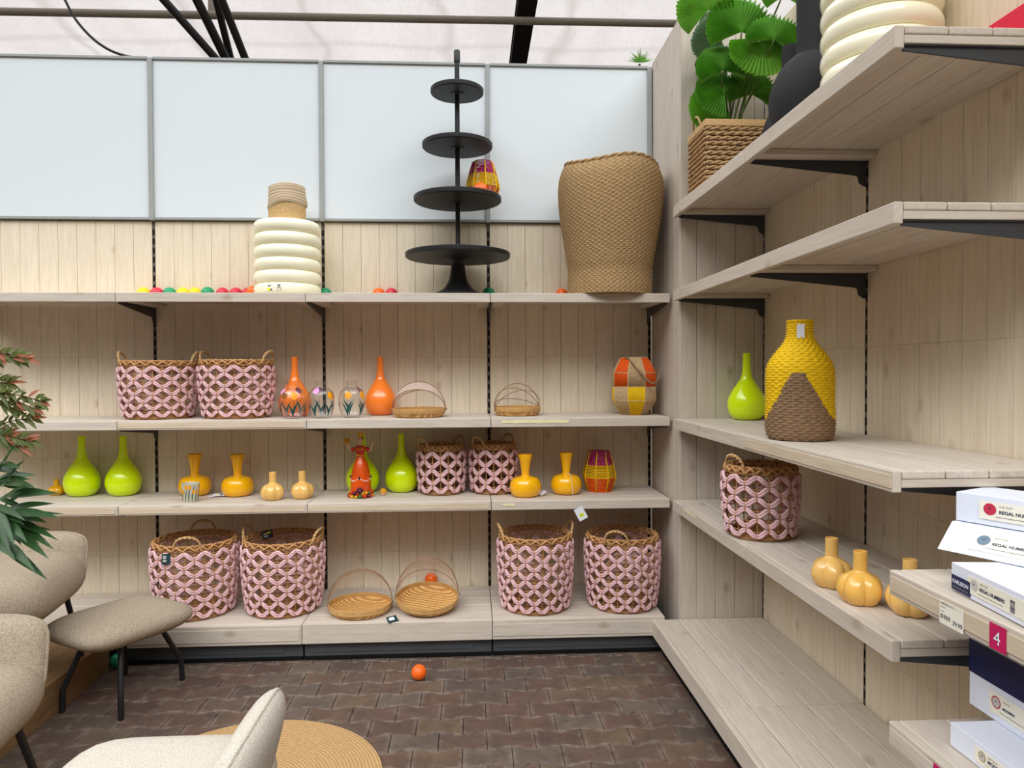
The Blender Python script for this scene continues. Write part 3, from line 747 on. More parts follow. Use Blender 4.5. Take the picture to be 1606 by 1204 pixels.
flare = prof([(.045, 0), (.072, .006), (.0885, .035), (.0885, .07), (.074, .1), (.045, .112), (.028, .116), (.0225, .121)], 4)+[(.0225, .125), (.024, .15), (.0285, .18), (.034, .21), (.0405, .238), (.0395, .2395)]
av = [('amber flared-neck vase behind the small tulip cup', 306, 778), ('amber flared-neck vase right of the crumpled paper tag', 373, 779), ('amber flared-neck vase in front of the open-weave pink basket', 824, 780), ('amber flared-neck vase with a white tag hanging over the shelf edge', 888, 776)]
AV = []
for lb, u, v in av: AV.append(vase('flared_vase', flare, 'amber', lb, stand_at(u, v, T3, .05), 'amber flared vases'))
p = AV[3].location
tg = MB(); s0 = Vector((0.004, -.028, .125)); pts = cr([s0, (.016, -.075, .115), (.022, -.092, .06), (.026, -.094, .012), (.03, -.1, -.004), (.034, YF-p.y-.006, -.006), (.036, YF-p.y-.009, -.05)], 4)
tg.tube(pts, .0012, 5); so = tg.build('tag_string', 'white', AV[3])
m = Matrix.Translation((.036, YF-p.y-.011, -.045)) @ Matrix.Rotation(math.radians(90), 4, 'X') @ Matrix.Rotation(.5, 4, 'Z')
b = MB(); b.box((-.026, -.068, 0), (.026, .004, .0015), 0, 0, m); g = b.build('price_tag', 'white', AV[3]); g['label'] = 'white tag with a yellow mark'
b = MB(); b.box((-.012, -.05, .0016), (.012, -.03, .0022), 0, 0, m); b.box((-.008, -.041, .0022), (.008, -.038, .0026), 0, 1, m); b.build('tag_print', ['yellowmark', 'ink'], g)
b = MB(); m = Matrix.Translation((.085, -.01, .001)) @ Matrix.Rotation(.6, 4, 'Z') @ Matrix.Rotation(-.5, 4, 'Y')
b.box((0, -.02, .006), (.04, .02, .0072), 0, 0, m); g = b.build('price_tag', 'white', AV[2]); g['label'] = 'small white tag lying beside the vase'
b = MB(); m = Matrix.Translation((.0, 0, .0)) @ Matrix.Rotation(.25, 4, 'Z')
pp = at(342, 779, z=T3)
for k, (x, y, a, tl) in enumerate(((0, 0, .3, .1), (.012, .012, -.4, .35), (.03, -.004, .1, .22))):
    mm = Matrix.Translation((x-.02, y, .004+.004*k)) @ Matrix.Rotation(a, 4, 'Z') @ Matrix.Rotation(tl, 4, 'X'); b.box((-.03, -.014, 0), (.03, .014, .0015), 0, 0, mm)
    if k == 2: b.box((-.02, -.006, .0016), (-.004, .004, .002), 0, 1, mm); b.box((.002, -.008, .0016), (.018, .006, .002), 0, 2, mm)
tag(b.build('paper_tag', ['white', 'yellowmark', 'ink'], loc=pp), 'crumpled white paper tag lying between two amber vases', 'tag')
# honey gourd vases
gp = prof([(.028, 0), (.045, .004), (.06, .028), (.061, .052), (.05, .076), (.03, .09), (.0205, .097), (.0195, .11), (.0195, .15), (.019, .156)], 4)
def lobes(a, z): return 1+(.2*abs(math.sin(a*2.5))**.8-.13)*max(0, min(1, (.098-z)/.02))
gv = [('pale honey gourd vase on the third shelf, left of two', 428, 785, T3, 'gourd_pale', .3), ('pale honey gourd vase on the third shelf, right of two', 474, 783, T3, 'gourd_pale', .9),
      ('honey gourd vase on the right shelf, farthest of three', 1304, 924, R4, 'gourd_pale', .1), ('honey gourd vase on the right shelf, middle of three', 1349, 951, R4, 'gourd', .7), ('honey gourd vase partly hidden behind the near box shelf', 1427, 969, R4, 'gourd_pale', .4)]
for lb, u, v, z, mt, rz in gv: vase('gourd_vase', gp, mt, lb, stand_at(u, v, z, .035), 'honey gourd vases', n=60, rf=lobes, rz=rz)
# small amber thing behind the leftmost lime vase
b = MB(); b.lathe([(r*.72, z*.6) for r, z in gp], 40, rf=lobes); tag(b.build('gourd_vase', 'amber', smooth=50, loc=(-2.448, 4.312, T3)), 'small dark amber vase peeping out behind the leftmost lime vase', 'vase')
# ringed cream vases
def ring_profile(R, H, n):
    pr = [(R*.72, 0)]; p = H/n
    for k in range(n):
        for q in range(9):
            a = -PI/2*.86+PI*.86*q/8
            pr.append((R-.026+.026*math.cos(a)/1.0*1.0, p*(k+.5)+p*.5*math.sin(a)/math.sin(PI/2*.86)))
    pr += [(R*.62, H+.004), (R*.5, H)]; return pr
def ring_vase(label, loc, rz=0):
    pr = ring_profile(.187, .425, 6); b = MB(); b.lathe(pr+[(.09, .40), (.0005, .39)], 56)
    o = b.build('ringed_vase', 'cream', smooth=60, loc=loc); o.rotation_euler.z = rz
    return tag(o, label, 'vase', 'cream ringed vases')
rv = ring_vase('glossy cream ringed vase on the highest back shelf, woven pot on top', (-1.062, 4.172, T1))
b = MB()
def onring(u, z, r=.1885): a = -PI/2+u/r; return Vector((r*math.cos(a), r*math.sin(a), z))
def wrap(x0, x1, z0, z1, mi):
    o = [onring(x0, z0), onring(x1, z0), onring(x1, z1), onring(x0, z1)]; b.add(o, [(0, 1, 2, 3)], 0, mi)
wrap(-.07, -.035, .022, .058, 0); wrap(-.018, .016, .022, .058, 1)
st = b.build('sticker', ['ivory', 'ivory'], rv)
def sti(x0, x1, z0, z1, mt, nm):
    global b
    b = MB(); o = [onring(x0, z0, .1893), onring(x1, z0, .1893), onring(x1, z1, .1893), onring(x0, z1, .1893)]; b.add(o, [(0, 1, 2, 3)]); return b.build(nm, mt, st)
sti(-.07, -.05, .022, .034, 'yellowmark', 'yellow_mark'); sti(-.05, -.04, .023, .03, 'ink', 'print'); sti(-.066, -.046, .044, .05, 'greyink', 'print')
sti(-.008, .006, .042, .053, 'greyink', 'print'); sti(-.012, -.009, .024, .036, 'greyink', 'print'); sti(.006, .009, .024, .036, 'greyink', 'print'); sti(-.012, .009, .034, .037, 'greyink', 'print')
ring_vase('glossy cream ringed vase on the top right wall shelf', (1.372, 2.345, R1))
# woven pot with rolled fabric top
t = thing('woven_pot', 'straw pot with a rolled herringbone fabric collar, on top of the ringed vase', 'pot', (-1.062, 4.172, T1+.43), .1)
b = MB(); pr = []
for k in range(24): pr.append((.101+.0016*math.sin(k*PI), .11*k/23))
b.lathe([(.09, 0)]+[(.102+.0014*(k % 2), .108*k/27) for k in range(28)], 56); b.build('straw_body', 'jute', t, smooth=20)
b = MB(); n = 56; vs = []; fs = []; uv = []
cp = [(.104, .088), (.109, .094), (.111, .105), (.107, .13), (.1035, .16), (.101, .19), (.1015, .207), (.097, .211), (.092, .2), (.092, .12)]
for i, (r, z) in enumerate(cp):
    for k in range(n+1):
        a = 2*PI*k/n; zz = z+(.018*math.sin(a*1.0+2.4)+.006*math.sin(3*a))*(1 if i < 4 else .35)-.012; rr_ = r*(1+.02*math.sin(3*a+i*.5))
        vs.append((rr_*math.cos(a), rr_*math.sin(a), zz)); uv.append((k/n, i/9))
for i in range(len(cp)-1):
    for k in range(n): fs.append((i*(n+1)+k, i*(n+1)+k+1, (i+1)*(n+1)+k+1, (i+1)*(n+1)+k))
b.add(vs, fs); b.uv = uv; b.build('fabric_collar', 'herring', t, smooth=60)
# matt black vases
b = MB(); b.lathe(prof([(.05, 0), (.09, .012), (.138, .08), (.158, .17), (.148, .25), (.112, .32), (.068, .362), (.055, .378), (.055, .62), (.054, .75), (.048, .755), (.046, .70), (.001, .69)], 5), 48)
tag(b.build('round_vase', 'mattblack', smooth=40, loc=(1.335, 2.76, R1)), 'matt black round-bodied vase with tall neck beside the cream ringed vase', 'vase', 'matt black vases')
b = MB(); b.lathe(prof([(.07, 0), (.10, .02), (.125, .09), (.12, .18), (.09, .26), (.045, .31), (.036, .33), (.036, .53), (.034, .555), (.028, .55), (.026, .5), (.001, .49)], 5), 40)
tag(b.build('round_vase', 'mattblack', smooth=40, loc=(1.405, 3.10, R1)), 'smaller matt black vase hidden behind the larger black vase', 'vase', 'matt black vases')

# glass vases with painted tulips
gpv = prof([(.036, 0), (.048, .003), (.062, .03), (.073, .08), (.073, .115), (.062, .15), (.044, .168), (.034, .175), (.033, .19), (.035, .21)], 4)
def gr(z):
    for (r0, z0), (r1, z1) in zip(gpv[:-1], gpv[1:]):
        if z0 <= z <= z1: return r0+(r1-r0)*((z-z0)/max(1e-6, z1-z0))
    return gpv[-1][0]
def glass_vase(label, loc, rz, seed):
    random.seed(seed)
    t = thing('glass_vase', label, 'vase', loc, rz, 'clear glass vases with painted tulips')
    b = MB(); b.open_top = True; b.lathe(gpv, 40); b.build('glass_body', 'glass', t, smooth=50)
    def blob(pts, mat, nm, lift=.0012):
        b = MB(); vs = []
        for th, z in pts: r = gr(z)+lift; vs.append((r*math.cos(th), r*math.sin(th), z))
        c = (sum(p[0] for p in pts)/len(pts), sum(p[1] for p in pts)/len(pts)); r = gr(c[1])+lift
        vs.append((r*math.cos(c[0]), r*math.sin(c[0]), c[1])); n = len(pts)
        b.add(vs, [(k, (k+1) % n, n) for k in range(n)]); return b.build(nm, mat, t)
    def leaf(th0, z0, th1, z1, w):
        L, R_ = [], []
        for k in range(9):
            f = k/8; ww = w*math.sin(PI*(.12+.88*f))*(1.0); th = th0+(th1-th0)*f*f; z = z0+(z1-z0)*f
            L.append((th-ww, z)); R_.append((th+ww, z))
        b = MB(); vs = []
        for l, r_ in zip(L, R_):
            for q in (l, r_): r = gr(q[1])+.001; vs.append((r*math.cos(q[0]), r*math.sin(q[0]), q[1]))
        b.add(vs, [(2*k, 2*k+1, 2*k+3, 2*k+2) for k in range(8)]); b.build('painted_leaf', 'paintgreen', t)
    for k in range(5):
        th = 2*PI*k/5+.2
        leaf(th, .012, th-.42, .09, .09); leaf(th, .012, th+.5, .105, .10)
        leaf(th+.05, .02, th+.1, .125, .012)
        zc = .128 if k % 2 == 0 else .155; mt = 'paintorange' if k % 2 == 0 else 'paintpink'; sw = .26 if k % 2 == 0 else .30
        blob([(th+.1+sw*math.cos(a)*(1+.12*math.cos(3*a)), zc+(.021 if k % 2 == 0 else .018)*math.sin(a)*(1+.15*math.sin(4*a))) for a in [2*PI*q/16 for q in range(16)]], mt, 'painted_flower')
for lb, u, v, rz, sd in (('clear glass tulip vase in front of the orange bottle vase', 460, 657, -.3, 1), ('clear glass tulip vase in the middle of three, before the slotted upright', 504, 656, .35, 2), ('clear glass tulip vase rightmost of three, beside the orange vase', 552, 655, -.75, 3)):
    p = stand_at(u, v, T2, .04); glass_vase(lb, p, rz, sd)
# tulip cup
t = thing('tulip_cup', 'small pale cup painted with yellow tulips, in front of an amber vase', 'cup', stand_at(299, 788, T3, .032), .2)
b = MB(); b.lathe([(.036, 0), (.038, .002), (.047, .1), (.048, .103), (.0455, .103), (.036, .006), (.0005, .005)], 32); b.build('cup_body', 'cuppale', t, smooth=40)
def cupr(z): return .0388+.009*z/.1
random.seed(5)
for k in range(13):
    th = 2*PI*k/13+random.uniform(-.1, .1); zc = random.choice((.028, .06, .085)); b = MB(); vs = []
    for q in range(10):
        a = 2*PI*q/10; z = zc+.013*math.sin(a); r = cupr(z)+.0008; vs.append((r*math.cos(th+.17*math.cos(a)), r*math.sin(th+.17*math.cos(a)), z))
    b.add(vs, [tuple(range(10))]); b.build('painted_tulip', 'paintorange', t)
    b = MB(); vs = []
    for q in range(6):
        f = q/5; z = .004+(zc+.01)*f
        for s in (-1, 1): a = th+.28+.25*f*f+s*.06*math.sin(PI*(.1+.85*f)); r = cupr(z)+.0006; vs.append((r*math.cos(a), r*math.sin(a), z))
    b.add(vs, [(2*q, 2*q+1, 2*q+3, 2*q+2) for q in range(5)]); b.build('painted_stalk', 'paintgreen', t)

# ------------------------------------------------------------------ balls
def ball(label, mat, p):
    b = MB(); b.ball((0, 0, 0), .038, 24, 14); tag(b.build('play_ball', mat, smooth=180, loc=p), label, 'ball', 'small plastic play balls')
zb = T1+.038; yb = 4.335
xs_ = [(225, 'yellow'), (246, 'red'), (266, 'green'), (287, 'yellow'), (306, 'yellow'), (328.5, 'green'), (349, 'red'), (370, 'red')]
lbs = ['yellow ball at the left end of the row on the highest shelf', 'red ball right of the leftmost yellow ball', 'green ball between a red and a yellow ball', 'yellow ball right of a green ball, left of two yellow',
       'yellow ball directly left of a green ball', 'green ball directly left of the red balls', 'red ball directly right of a green ball', 'red ball second from the orange one by the ringed vase']
for (u, c), lb in zip(xs_, lbs):
    p = at(u, 452, y=yb); ball(lb, 'ball_'+c, (p.x, yb if c != 'green' or u < 300 else yb-.03, zb))
p = at(386, 452, y=yb); ball('red ball half hidden behind its neighbours, left of an orange ball', 'ball_red', (p.x+.012, yb, zb))
p = at(398, 452, y=4.24); ball('orange ball touching the left side of the ringed cream vase', 'ball_orange', (p.x-.008, 4.25, zb))
for u, c, lb in ((510, 'green', 'green ball just right of the ringed cream vase'), (594, 'orange', 'orange ball left of the tiered stand, beside a red ball'), (614, 'red', 'red ball left of the tiered stand, beside an orange ball'),
                 (766, 'green', 'green ball behind the foot of the tiered stand'), (881, 'orange', 'orange ball at the left foot of the seagrass basket')):
    p = at(u, 453, y=yb); ball(lb, 'ball_'+c, (p.x, yb-(.05 if u == 766 else 0), zb))
p = at(657, 1054, z=.038); ball('orange ball on the brick floor', 'ball_orange', p)
p = at(184.5, 1036, z=.038); ball('green ball on the floor behind the footstool leg', 'ball_green', (p.x, p.y, .038))
ball('orange ball behind the right mesh food cover on the base shelf', 'ball_orange', (-.262, 4.335, T4+.06))

# ------------------------------------------------------------------ tiered stand
SX, SY = -.083, 4.07
t = thing('tiered_stand', 'tall black four-tier cake stand on the highest back shelf', 'stand', (SX, SY, T1))
b = MB(); b.lathe(prof([(.145, 0), (.146, .008), (.13, .016), (.09, .035), (.06, .075), (.045, .13), (.04, .185), (.06, .205), (.10, .212), (.10, .214)], 5), 48); b.build('pedestal', 'black', t, smooth=40)
pole = MB(); pole.lathe([(.0135, .2), (.0135, 1.32), (.018, 1.32), (.018, 1.38), (.016, 1.384), (.0005, 1.384)], 20); pole.build('pole', 'black', t, smooth=40)
for z, r in ((2.180, .297), (2.497, .248), (2.800, .199), (3.105, .15)):
    b = MB(); zz = z-T1; b.lathe([(.04, zz-.014), (.042, zz-.010), (r-.006, zz-.010), (r-.001, zz-.006), (r, zz+.006), (r, zz+.014), (r-.004, zz+.018), (r-.008, zz+.014), (r-.012, zz+.008), (.0137, zz+.008)], 64)
    b.build('tray', 'black', t, smooth=35)

# ------------------------------------------------------------------ cord lanterns
def cord_lantern(label, loc, sc, rz, tilt=0):
    t = thing('cord_lantern', label, 'lantern', loc, rz, 'magenta, yellow and orange cord lanterns')
    t.rotation_euler.x = tilt
    P = [(.062, 0), (.085, .075), (.083, .095), (.068, .155), (.052, .205)]
    def R(z):
        for (r0, z0), (r1, z1) in zip(P[:-1], P[1:]):
            if z <= z1: return (r0+(r1-r0)*(z-z0)/(z1-z0))
        return P[-1][0]
    n = 8
    def hexa(z, r, rad, mb): mb.tube([(r*sc*math.cos(2*PI*k/n), r*sc*math.sin(2*PI*k/n), z*sc) for k in range(n)], rad*sc, 5, closed=True)
    for nm, z0, z1, mt in (('lower_cord_band', .004, .070, 'cordora'), ('middle_cord_band', .075, .135, 'cordyel'), ('upper_cord_band', .140, .205, 'cordmag')):
        mb = MB(); k = int((z1-z0)/.0068)
        for i in range(k+1): z = z0+(z1-z0)*i/k; hexa(z, R(z), .0026, mb)
        o = mb.build(nm, mt, t, smooth=180); o['label'] = {'cordora': 'orange cord band', 'cordyel': 'yellow cord band', 'cordmag': 'magenta cord band'}[mt]
    mb = MB()
    for k in range(n):
        a = 2*PI*k/n; mb.tube([(R(z)*sc*1.01*math.cos(a), R(z)*sc*1.01*math.sin(a), z*sc) for _, z in P], .0032*sc, 6)
    mb.build('frame', 'cordyel', t, smooth=180)
    mb = MB(); mb.lathe([(.0005, 0), (.06*sc, 0), (.06*sc, .004*sc), (.0005, .004*sc)], 16); mb.build('base', 'cordora', t)
    mb = MB(); r = .054*sc
    mb.tube([(r*math.cos(a), r*.3*math.sin(a)-.01, (.205-.0)*sc-abs(0)+(-.045*sc)*math.sin(a)) for a in [PI+PI*k/16 for k in range(17)]] if False else
            [(-r*math.cos(PI*k/16), -r*1.18*math.sin(PI*k/16), .2*sc-.055*sc*math.sin(PI*k/16)) for k in range(17)], .003*sc, 6); mb.build('handle', 'cordmag', t, smooth=180)
    return t
cord_lantern('magenta, yellow and orange cord lantern on the third shelf by the corner', stand_at(940, 772, T3, .06), 1.16, .39)
cord_lantern('magenta, yellow and orange cord lantern on the third tray of the tiered stand', (.062, 4.15, 2.5055), 1.12, .15)
ball('orange ball on the third tray of the tiered stand, before the cord lantern', 'ball_orange', (.045, 4.005, 2.506+.038))
# orange / yellow / natural lantern
t = thing('faceted_lantern', 'faceted cord lantern in orange, yellow and natural cord with rope handle, by the corner', 'lantern', stand_at(994, 651, T2, .075), .30)
RT = [(.075, .0), (.13, .083), (.13, .165), (.13, .245), (.083, .333)]; NS = 8
def lp(side, f, lev):
    r, z = RT[lev]; a0, a1 = 2*PI*side/NS, 2*PI*(side+1)/NS
    return Vector((r*math.cos(a0), r*math.sin(a0), z)).lerp(Vector((r*math.cos(a1), r*math.sin(a1), z)), f)
for sd in range(NS):
    for lo, hi, mats in ((0, 2, ('cordnat', 'cordyel')), (2, 4, ('cordora', 'cordnat'))):
        mb = MB()
        for k in range(14):
            f = (k+.5)/14
            mb.tube([lp(sd, f, q) for q in range(lo, hi+1)], .0032, 5)
        mt = mats[sd % 2]; o = mb.build('cord_panel', mt, t, smooth=180); o['label'] = {'cordnat': 'natural cord panel', 'cordyel': 'yellow cord panel', 'cordora': 'orange cord panel'}[mt]
mb = MB()
for lev in range(5): mb.tube([lp(s, 0, lev)*1.004 for s in range(NS)], .003, 5, closed=True)
for s in range(NS): mb.tube([lp(s, 0, q) for q in range(5)], .0026, 5)
mb.build('frame', 'cordnat', t, smooth=180)
mb = MB(); c, s = math.cos(-PI/2-.30), math.sin(-PI/2-.30)
def hl(x, y, z): # handle point in world-aligned local (undo rz)
    a = -.30; return Vector((x*math.cos(a)-y*math.sin(a), x*math.sin(a)+y*math.cos(a), z))
for q in range(2):
    base = cr([hl(-.062, -.056, .338), hl(-.045, -.075, .325), hl(-.01, -.12, .27), hl(.045, -.148, .205), hl(.075, -.15, .186), hl(.10, -.135, .195), hl(.125, -.10, .235), hl(.128, -.05, .26)], 5)
    mb.tube([p+Vector((.003*math.cos(i*.9+q*PI), 0, .003*math.sin(i*.9+q*PI))) for i, p in enumerate(base)], .0042, 6)
mb.build('rope_handle', 'paperbrown', t, smooth=180)
mb = MB(); mb.lathe([(.0005, 0), (.07, 0), (.07, .004), (.0005, .004)], 8); mb.build('base', 'cordnat', t)

# ------------------------------------------------------------------ woven shells
def woven(name, profl, H, rows, nst, amp, mats, parent=None, loc=None, miF=None, seg=3, warp=None, bump=.0035):
    b = MB(); n = nst*seg*2; sub = 3; N = rows*sub
    def R(z):
        for (r0, z0), (r1, z1) in zip(profl[:-1], profl[1:]):
            if z <= z1: return r0+(r1-r0)*(z-z0)/max(1e-6, (z1-z0))
        return profl[-1][0]
    vs = []; fs = []; mi = []
    for i in range(N+1):
        z = H*i/N; row = i//sub; f = (i % sub)/sub
        for k in range(n):
            a = 2*PI*k/n
            r = R(z)+bump*math.sin(PI*f)-bump*.5+amp*math.sin(nst*a+row*PI+.4*math.sin(row*2.7))*(math.sin(PI*f)*.8+.2)
            p = Vector((r*math.cos(a), r*math.sin(a), z)); vs.append(warp(p) if warp else p)
    for i in range(N):
        for k in range(n):
            fs.append((i*n+k, i*n+(k+1) % n, (i+1)*n+(k+1) % n, (i+1)*n+k))
            mi.append(miF(2*PI*(k+.5)/n, H*(i//sub+.5)/rows) if miF else 0)
    b.add(vs, fs); b.mi = mi
    o0 = len(b.v); c = b.add([warp(Vector((0, 0, .003))) if warp else (0, 0, .003)], []); 
    for k in range(n): b.f.append((k, c, (k+1) % n)); b.p.append(0); b.mi.append(0)
    return b.build(name, mats, parent, smooth=180, loc=loc)
def gw(p):
    f = max(0, p.z/.73)
    return Vector((p.x+.012*f*f, p.y*.93, p.z*(1+.035*math.sin(1.3*math.atan2(p.y, p.x))*0)-(.014*math.cos(3*math.atan2(p.y, p.x)+.4)*f)))
gprof = prof([(.238, 0), (.238, .05), (.234, .13), (.244, .19), (.262, .30), (.286, .44), (.298, .56), (.296, .64), (.284, .69), (.262, .735)], 4)
t = thing('seagrass_basket', 'big brown seagrass basket on the highest back shelf by the corner', 'basket', (.785, 4.07, T1))
o = woven('woven_body', gprof, .735, 64, 47, .0038, ['seagrass'], t, warp=gw)
b = MB()
for q in range(2):
    pts = []
    for i in range(120):
        a = 2*PI*i/120; p = gw(Vector(((.262+.004*math.cos(i*.8+q*PI))*math.cos(a), (.262+.004*math.cos(i*.8+q*PI))*math.sin(a), .735+.005*math.sin(i*.8+q*PI)))); pts.append(p)
    b.tube(pts, .007, 6, closed=True)
b.build('rim', 'seagrass', t, smooth=180)
bprof = prof([(.098, 0), (.112, .008), (.119, .03), (.121, .08), (.119, .16), (.119, .25), (.108, .29), (.085, .325), (.058, .36), (.046, .39), (.044, .44)], 4)
p = stand_at(1254, 693, R3, .1)
t = thing('woven_bottle', 'yellow and brown woven bottle basket on the right wall shelf', 'basket', p)
ang = math.atan2(-p.y, -p.x)
def bmi(a, z):
    d = (a-ang+PI) % (2*PI)-PI; lim = .252-.185*max(0, abs(math.sin(d+.05))-.17)/.83
    return 1 if z < max(.075 if abs(d) < 2.2 else .03, lim) else 0
woven('woven_body', bprof, .44, 46, 20, .0032, ['cordyel', 'paperbrown'], t, miF=bmi, bump=.0045)
b = MB(); b.tube([((.0445)*math.cos(2*PI*k/40), .0445*math.sin(2*PI*k/40), .44) for k in range(40)], .004, 6, closed=True); b.build('rim', 'cordyel', t, smooth=180)
rr_ = .0495; m = Matrix.Rotation(ang+.05, 4, 'Z') @ Matrix.Translation((rr_, 0, .375)) @ Matrix.Rotation(.06, 4, 'Y')
b = MB(); b.box((0, -.013, 0), (.0012, .013, .052), 0, 0, m); o = b.build('paper_tag', 'white', t); o['label'] = 'blank white paper tag on the neck'

# ------------------------------------------------------------------ bamboo food covers
def food_cover(label, loc, r, rz, hoops, netr, tilt=0, tagp=None, trayh=.05, hh=.2):
    t = thing('food_cover', label, 'food cover', loc, rz, 'bamboo trays with mesh food covers'); t.rotation_euler = (tilt, 0, rz)
    b = MB(); b.lathe(prof([(.001, 0), (r*.8, 0), (r*.93, .012), (r*.99, .03)], 4)+[(r*.985, .031), (r*.9, .016), (r*.78, .006), (.001, .006)], 48); b.build('tray', 'bamboo', t, smooth=60)
    b = MB(); b.lathe([(r*.985, .022), (r*1.0, .024), (r*1.0, trayh), (r*.985, trayh+.001), (r*.975, trayh), (r*.97, .028), (r*.985, .022)], 48, cap=False); b.build('rim', 'bamboostrip', t, smooth=50)
    def arc(a, f, q=1.0): # hinge axis = local x, a = hoop angle from +y horizontal(0) to upright (pi/2)
        x = -r*1.01*math.cos(PI*f); s = math.sin(PI*f); R_ = hh*q+(r-hh*q)*abs(math.cos(a))
        return Vector((x, s*R_*math.cos(a), trayh-.004+s*R_*math.sin(a)))
    for a in hoops:
        b = MB(); b.tube([arc(a, k/28) for k in range(29)], .0022, 6); b.build('hoop', 'wire', t, smooth=180)
    if netr:
        b = MB(); n, mm = 28, 10; vs = []
        for i in range(mm+1):
            a = netr[0]+(netr[1]-netr[0])*i/mm
            for k in range(n+1): vs.append(arc(a, k/n, 1-.05*math.sin(PI*i/mm*len(hoops))**2))
        b.add(vs, [(i*(n+1)+k, i*(n+1)+k+1, (i+1)*(n+1)+k+1, (i+1)*(n+1)+k) for i in range(mm) for k in range(n)]); b.build('net', 'net', t, smooth=180)
    for sg in (-1, 1):
        b = MB(); b.ball((sg*r*1.02, 0, trayh-.006), .008, 10, 8); b.build('hinge', 'wire', t, smooth=180)
    if tagp:
        m = Matrix.Translation(tagp) @ Matrix.Rotation(.35, 4, 'Z') @ Matrix.Rotation(.35, 4, 'X')
        b = MB(); b.box((-.028, -.02, 0), (.028, .02, .0015), 0, 0, m); g = b.build('tag', 'tealcard', t); g['label'] = 'dark green card tag'
        b = MB(); b.box((-.018, -.008, .0016), (.012, .012, .002), 0, 0, m); b.build('tag_print', 'white', g)
        b = MB(); b.tube(cr([(-r*1.02, 0, trayh), (-r*1.06, -.05, .03), (tagp[0], tagp[1]+.012, tagp[2])], 5), .001, 5); b.build('tag_string', 'straw', t)
food_cover('bamboo food cover on the upper shelf beside the orange vase, hoops upright', (-.31, 4.09, T2), .15, -.05, (.75, 1.57, 2.3), (.75, 2.3), hh=.155)
food_cover('bamboo food cover on the upper shelf with splayed crossing hoops, no net', (.258, 4.18, T2), .137, .35, (.35, .95, 1.57, 2.3), None, hh=.14)
food_cover('bamboo tray with half-open net cover on the base shelf, left of two', (-.63, 3.955, T4+.0015), .172, .12, (1.0, 1.25, 1.6), (.35, 1.6), hh=.19)
food_cover('bamboo tray with net cover raised on the base shelf, right of two', (-.262, 3.965, T4+.031), .172, .16, (1.35, 1.55, .5), (.25, 1.55), hh=.225, tilt=.16, tagp=(-.2, -.155, .006))

# ------------------------------------------------------------------ lady figurine
fp = stand_at(566, 781, T3, .05)
t = thing('lady_figurine', 'glazed lady figurine in an orange dress raising a yellow flower, on the third shelf', 'figurine', fp, 0)
b = MB(); b.lathe(prof([(.05, .0), (.055, .02), (.057, .06), (.056, .10), (.052, .135), (.046, .165), (.037, .195), (.024, .222), (.020, .23)], 4), 48, rf=lambda a, z: 1+.035*math.sin(9*a)*max(0, 1-z/.23)); b.build('skirt', 'dress', t, smooth=60)
b = MB(); b.lathe(prof([(.020, .226), (.022, .24), (.027, .262), (.03, .276), (.026, .288), (.014, .294), (.001, .295)], 4), 28, sy=.72); b.build('bodice', 'dressred', t, smooth=60)
b = MB(); b.lathe(prof([(.017, .284), (.013, .292), (.0085, .297), (.0078, .308), (.009, .314)], 4), 20, sy=.85); b.ball((0, 0, .326), .0155, 20, 14, sc=(.9, .98, 1.22)); b.ball((0, -.0152, .3245), .0026, 8, 6, sc=(.8, 1.1, 1.5)); hd_ = b.build('head', 'skin', t, smooth=180)
b = MB(); b.ball((-.0052, -.0138, .3285), .0017, 8, 6); b.ball((.0052, -.0138, .3285), .0017, 8, 6); b.ball((-.0052, -.0136, .3325), .0012, 8, 6, sc=(2.2, .8, .5)); b.ball((.0052, -.0136, .3325), .0012, 8, 6, sc=(2.2, .8, .5)); b.build('eyes', 'hair', hd_, smooth=180)
b = MB(); b.ball((0, -.0142, .3178), .0018, 8, 6, sc=(1.9, .8, .7)); b.build('lips', 'lips', hd_, smooth=180)
b = MB(); b.ball((0, .004, .331), .0168, 20, 12, sc=(.98, .92, 1.05)); b.ball((0, .014, .317), .009, 12, 8); b.build('hair', 'hair', t, smooth=180)
b = MB(); random.seed(11); b.lathe([(.012, .343), (.0145, .349), (.0165, .366), (.013, .368), (.001, .366)], 16)
for k in range(14): a = 2*PI*k/14; b.ball((.0145*math.cos(a), .0145*math.sin(a), .351+.006*(k % 3)), .0034, 8, 6)
b.build('headdress', 'gold', t, smooth=60)
def tap(pts, rs, mat, nm, par=t):
    mb = MB(); q = cr(pts, 5); n = len(q); rr2 = [rs[0]+(rs[-1]-rs[0])*i/(n-1) for i in range(n)]; mb.tube(q, rr2, 10); return mb.build(nm, mat, par, smooth=60)
for sg in (-1, 1):
    sh = Vector((sg*.027, 0, .279)); el = Vector((sg*.05, -.006, .262)); ha_ = Vector((sg*.066, -.014, .302)) if sg < 0 else Vector((.07, -.012, .307))
    tap([sh, (sh+el)/2+Vector((0, 0, .004)), el], (.0095, .0125), 'dressred', 'sleeve')
    arm = tap([el, (el+ha_)/2+Vector((sg*.003, 0, -.004)), ha_], (.0058, .004), 'skin', 'forearm')
    mb = MB()
    for k in range(5):
        a = -.7+.35*k; d_ = Vector((sg*(.35+.2*k if k < 4 else -.6), -.15, .9)).normalized(); mb.tube([ha_, ha_+d_*(.007), ha_+d_*(.011 if k != 4 else .008)], [.0022, .0018, .0011], 6)
    mb.ball(tuple(ha_), .0042, 8, 6, sc=(1.1, .7, 1)); mb.build('hand', 'skin', arm, smooth=60)
b = MB(); c = Vector((-.074, -.014, .323))
b.ball(tuple(c), .0135, 16, 10); random.seed(6)
for k in range(46):
    z = 1-2*(k+.5)/46; a = k*2.39996; q = math.sqrt(1-z*z); b.ball(tuple(c+Vector((q*math.cos(a), q*math.sin(a), z))*.0145), .0036, 6, 5)
